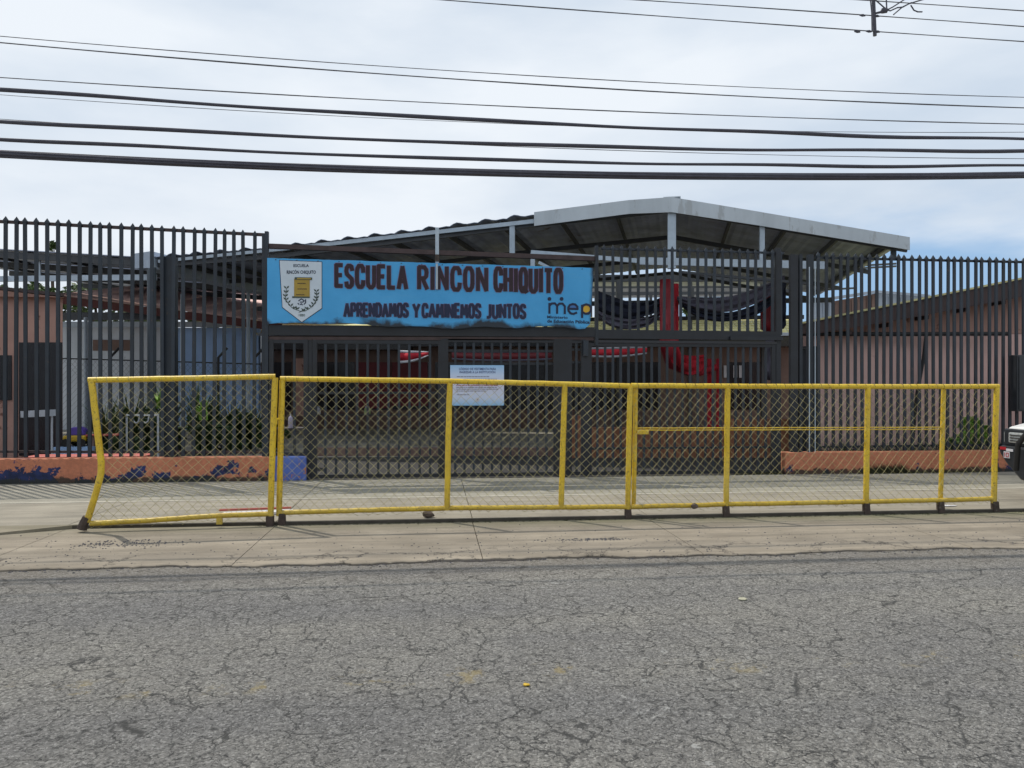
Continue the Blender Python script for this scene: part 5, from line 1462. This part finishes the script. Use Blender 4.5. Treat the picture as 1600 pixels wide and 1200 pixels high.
# small pale things seen through the middle gate leaf
for i, (px, py, lab) in enumerate(((496, 641, 'small pale ball on a shelf behind the left gate leaf'), (574, 641, 'small yellowish jar behind the left gate leaf'))):
    c = D(px, py, 24); t = thing('jar', lab, 'jar')
    MB().tube([(c.x, c.y, c.z-.12), (c.x, c.y, c.z+.05), (c.x, c.y, c.z+.08)], [.1, .1, .06], 12).build('jar_body', M['whitecloth' if i == 0 else 'seatgreen'], t, True)
    MB().tube([(c.x, c.y, c.z+.081), (c.x, c.y, c.z+.12)], .065, 12).build('lid', M['greywall'], t, True)
c = D(555, 645, 24.3)
t = thing('shelf', 'low dark shelf in front of the brown classroom block', 'shelf')
zsh = D(496, 641, 24).z-.121
p0, p1 = D(480, 660, 24), D(640, 660, 24)
m_ = MB(); m_.hexa([(p0.x, p0.y-.3, zsh-.04), (p1.x, p1.y-.3, zsh-.04), (p1.x, p1.y+.3, zsh-.04), (p0.x, p0.y+.3, zsh-.04), (p0.x, p0.y-.3, zsh), (p1.x, p1.y-.3, zsh), (p1.x, p1.y+.3, zsh), (p0.x, p0.y+.3, zsh)]); m_.build('shelf_board', M['table'], t)
for p in (p0, p0.lerp(p1, .5), p1): MB().box(p.x-.04, p.x+.04, p.y-.2, p.y+.2, 0, zsh-.041).build('shelf_leg', M['table'], t)

# ============================================================ TRUCK
tk = thing('pickup_truck', 'white pickup truck with black bumper parked at the right edge', 'truck')
Yf, Yn = 9.93, 8.15
X0 = F(1571, 700, Yf).x - .01      # front face
def tb(x0, x1, y0, y1, z0, z1, mt, name, par=tk, bev=.02):
    o = MB().box(X0+x0, X0+x1, y0, y1, z0, z1).build(name, M[mt], par, bevel=bev); return o
# body: hood and cab as extruded side profile, narrowed by bevel
m_ = MB(); prof = [Vector((X0+x, 0, z)) for x, z in ((.05, .62), (.0, .80), (.03, .955), (.35, 1.03), (1.25, 1.10), (1.30, 1.06), (1.30, .55), (.45, .50))]
m_.sweep(prof, (0, Yn+.02, 0), (0, Yf-.02, 0)); o = m_.build('hood', M['white'], tk, bevel=.05)
m_ = MB(); prof = [Vector((X0+x, 0, z)) for x, z in ((1.31, .50), (1.31, 1.08), (2.0, 1.62), (3.3, 1.64), (3.75, 1.10), (3.75, .50))]
m_.sweep(prof, (0, Yn+.03, 0), (0, Yf-.03, 0)); cab = m_.build('cab', M['white'], tk, bevel=.05)
for y in (Yn+.015, Yf-.045):
    m_ = MB(); m_.sweep([Vector((X0+x, 0, z)) for x, z in ((1.62, 1.12), (2.05, 1.54), (2.62, 1.56), (2.62, 1.12))], (0, y, 0), (0, y+.03, 0)); m_.build('side_window', M['glass'], tk)
    m_ = MB(); m_.sweep([Vector((X0+x, 0, z)) for x, z in ((2.70, 1.12), (2.70, 1.56), (3.25, 1.55), (3.55, 1.12))], (0, y, 0), (0, y+.03, 0)); m_.build('side_window', M['glass'], tk)
m_ = MB(); d_ = Vector((.55, 0, .43)).normalized(); nrm = Vector((-d_.z, 0, d_.x))*.012
a = Vector((X0+1.38, Yn+.15, 1.14)); b_ = Vector((X0+1.93, Yn+.22, 1.57)); c_ = Vector((X0+1.93, Yf-.22, 1.57)); e_ = Vector((X0+1.38, Yf-.15, 1.14))
m_.hexa([a-nrm, e_-nrm, c_-nrm, b_-nrm, a+nrm, e_+nrm, c_+nrm, b_+nrm]); m_.build('windscreen', M['glass'], tk)
tb(3.76, 5.2, Yn+.03, Yf-.03, .55, 1.06, 'white', 'cargo_bed', bev=.04)
# grille, lamps
tb(-.03, .06, Yn+.02, Yf-.02, .70, .935, 'plastic', 'grille')
for s, (ya, yb) in ((1, (Yf-.44, Yf-.12)), (-1, (Yn+.12, Yn+.44))):
    o = tb(-.05, .05, ya, yb, .745, .89, 'lamp', 'headlight', bev=.02)
    for k in range(3):
        tb(-.058, -.045, ya+.04, yb-.04, .77+k*.038, .785+k*.038, 'chrome', 'lamp_rib', o, bev=.002)
    yy = Yf-.075 if s == 1 else Yn+.005
    tb(-.02, .12, yy, yy+.07, .745, .89, 'toyyellow' if False else 'lamp', 'turn_lamp', bev=.01)
# black bumper with a rising underside at the corners
m_ = MB(); pr_ = [Vector((0, y, z)) for y, z in ((Yf+.01, .70), (Yf+.01, .60), (Yf-.12, .46), (Yf-.38, .26), (Yn+.38, .26), (Yn+.12, .46), (Yn-.01, .60), (Yn-.01, .70))]
m_.sweep(pr_, (X0-.08, 0, 0), (X0+.40, 0, 0)); m_.build('bumper', M['plastic'], tk, bevel=.03)
tb(-.09, -.082, Yn+.6, Yf-.6, .40, .52, 'black', 'air_intake', bev=.002)
m_ = MB(); m_.tube([(X0-.17, Yf-.42, .40), (X0-.21, Yf-.50, .75), (X0-.12, Yf-.62, .98)], .035, 10); m_.build('bull_bar', M['black'], tk, True)
m_ = MB(); m_.tube([(X0-.17, Yn+.42, .40), (X0-.21, Yn+.50, .75), (X0-.12, Yn+.62, .98)], .035, 10); m_.build('bull_bar', M['black'], tk, True)
tb(-.089, -.081, Yf-.13, Yf-.02, .645, .685, 'reds', 'red_sticker', bev=.001)
tb(-.089, -.081, Yf-.26, Yf-.135, .630, .665, 'whitecloth', 'pale_sticker', bev=.001)
pl_ = tb(-.089, -.081, Yf-.20, Yf-.09, .535, .625, 'whitecloth', 'number_sticker', bev=.001)
for (ya, yb, za, zb) in ((Yf-.115, Yf-.105, .55, .61), (Yf-.145, Yf-.135, .55, .61), (Yf-.185, Yf-.175, .55, .61), (Yf-.1755, Yf-.1445, .60, .609), (Yf-.1755, Yf-.1445, .55, .559)):
    tb(-.092, -.0895, ya, yb, za, zb, 'reds', 'sticker_digit', pl_, bev=0)
for x in (.85, 4.3):
    for y0, y1 in ((Yn-.01, Yn+.22), (Yf-.22, Yf+.01)):
        w = MB(); w.tube([(X0+x, y0, .35), (X0+x, y1, .35)], .375, 28); wo = w.build('wheel', M['black'], tk, True, bevel=.03)
        w = MB(); yy = y0-.008 if y0 < 9 else y1+.004; w.tube([(X0+x, yy, .35), (X0+x, yy+.004, .35)], .22, 20); w.build('rim', M['chrome'], wo, True)

# ============================================================ CABLES
def cable(name, label, pts, Y, r, m, group, cat='cable', strands=1, seed=0):
    """sagging cable through surveyed points at plane Y, carried on well past the frame"""
    P3 = [F(px, py, Y) for px, py in pts]
    ax = [p.x for p in P3]; az = [p.z for p in P3]
    # quadratic through three points
    (x0, x1, x2), (z0, z1, z2) = ax, az
    def q(x):
        return z0*(x-x1)*(x-x2)/((x0-x1)*(x0-x2)) + z1*(x-x0)*(x-x2)/((x1-x0)*(x1-x2)) + z2*(x-x0)*(x-x1)/((x2-x0)*(x2-x1))
    xs_ = [x0-9 + (x2-x0+18)*k/90 for k in range(91)]
    rng = random.Random(seed)
    if strands == 1:
        m_ = MB(); ph = rng.uniform(0, 6)
        m_.tube([(x, Y+ .012*math.sin(x*2.3+ph)*(r > .012), q(x)+ (.006*math.sin(x*1.9+ph) if r > .012 else 0)) for x in xs_], [r*(1+.16*math.sin(x*1.35+ph))*(1 if r > .012 else 1) for x in xs_], 8)
        o = m_.build(name, m, None, True); tag(o, label, cat, group); return o
    t = thing(name, label, cat, group)
    for k in range(strands):
        rr = r*.36; a0 = 6.28*k/strands
        m_ = MB()
        m_.tube([(x, Y+math.cos(a0+x*.25)*(r-rr)*.9, q(x)+math.sin(a0+x*.25)*(r-rr)*.95) for x in xs_], rr*(1+.1*math.sin(k)), 8)
        m_.build('strand', m, t, True)
    m_ = MB(); m_.tube([(x, Y, q(x)) for x in xs_], r*.66, 8); m_.build('core_strand', m, t, True)
    return t
CG = 'overhead cables across the street front'
cable('telephone_cable_bundle', 'thickest black cable bundle, lowest across the sky', [(0, 240.5), (800, 271), (1600, 273.5)], 8.4, .043, M['cable'], CG, strands=7)
cable('telephone_cable', 'wavy black cable just above the thickest bundle', [(0, 217), (800, 250.5), (1600, 259)], 9.1, .020, M['cable'], CG, seed=1)
cable('telephone_cable', 'black cable third from the bottom', [(0, 189), (800, 225.5), (1600, 235)], 8.0, .019, M['cable'], CG, seed=2)
cable('telephone_cable', 'black cable fourth from the bottom', [(0, 139.5), (800, 190), (1600, 218)], 8.6, .021, M['cable'], CG, seed=3)
cable('thin_wire', 'hair-thin wire just below the fourth cable', [(0, 148), (800, 193.5), (1600, 206.5)], 9.25, .0035, M['wire'], CG, 'wire')
cable('thin_wire', 'hair-thin wire between the second and third cables', [(0, 186), (800, 229), (1600, 248)], 9.45, .004, M['wire'], CG, 'wire')
cable('power_wire', 'single thin wire above the telephone cables', [(0, 121), (800, 166.5), (1600, 194)], 9.8, .007, M['wire'], CG, 'wire')
cable('power_wire', 'lower wire of the close pair crossing the upper sky', [(0, 66.5), (800, 129.5), (1600, 168.5)], 10.2, .009, M['wire'], CG, 'wire')
cable('power_wire', 'upper wire of the close pair crossing the upper sky', [(0, 56.5), (800, 116.5), (1600, 152)], 10.4, .006, M['wire'], CG, 'wire')
YX = 13.0
cable('power_wire', 'lowest wire on the spacer bar at the top right', [(680, -1), (1365, 49), (1600, 65)], YX, .0095, M['wire'], CG, 'wire')
cable('power_wire', 'middle wire on the spacer bar at the top right', [(980, -1), (1365, 24.5), (1600, 41.5)], YX+.1, .0095, M['wire'], CG, 'wire')
cable('power_wire', 'topmost wire on the spacer bar in the top right corner', [(1340, -.5), (1460, 7.5), (1600, 17)], YX+.05, .0095, M['wire'], CG, 'wire')
sp = thing('wire_spacer', 'dark vertical spacer bar clamped to the wires at the top right', 'spacer bar')
MB().tube([F(1362, -60, YX+.02), F(1367, 56, YX+.02)], .033, 10).build('bar', M['cable'], sp, True)
MB().tube([F(1358, -20, YX-.03), F(1362, 20, YX-.03), F(1362.5, 48, YX-.03)], .010, 6).build('riser_wire', M['cable'], sp, True)
for (px, py) in ((1348, 24), (1358, 49), (1340, 49.5), (1370, 25), (1371, 49.5)):
    MB().tube([F(px-5, py-.6, YX), F(px, py, YX), F(px+4, py+.6, YX)], [.012, .025, .012], 8).build('clamp', M['cable'], sp, True)
MB().tube([F(1367, 21, YX), F(1376, 19, YX), F(1379, 17, YX), F(1385, 16, YX)], [.018, .022, .05, .05], 8).build('insulator', M['cable'], sp, True)
for pts in ([(1368, 0), (1384, 14)], [(1384, -20), (1385.5, 14)], [(1385, 16), (1395, 11), (1412, 0), (1440, -20)], [(1385, 15), (1391, 17), (1402, 12), (1411, 11), (1420, 6), (1446, -2), (1470, -14)],
            [(1396, 23), (1410, 11), (1424, 4)], [(1423, 8), (1428, 16), (1434, 18.5), (1441, 18.5)]):
    MB().tube([F(x, y, YX-.02) for x, y in pts], .012, 6).build('jumper_wire', M['cable'], sp, True)
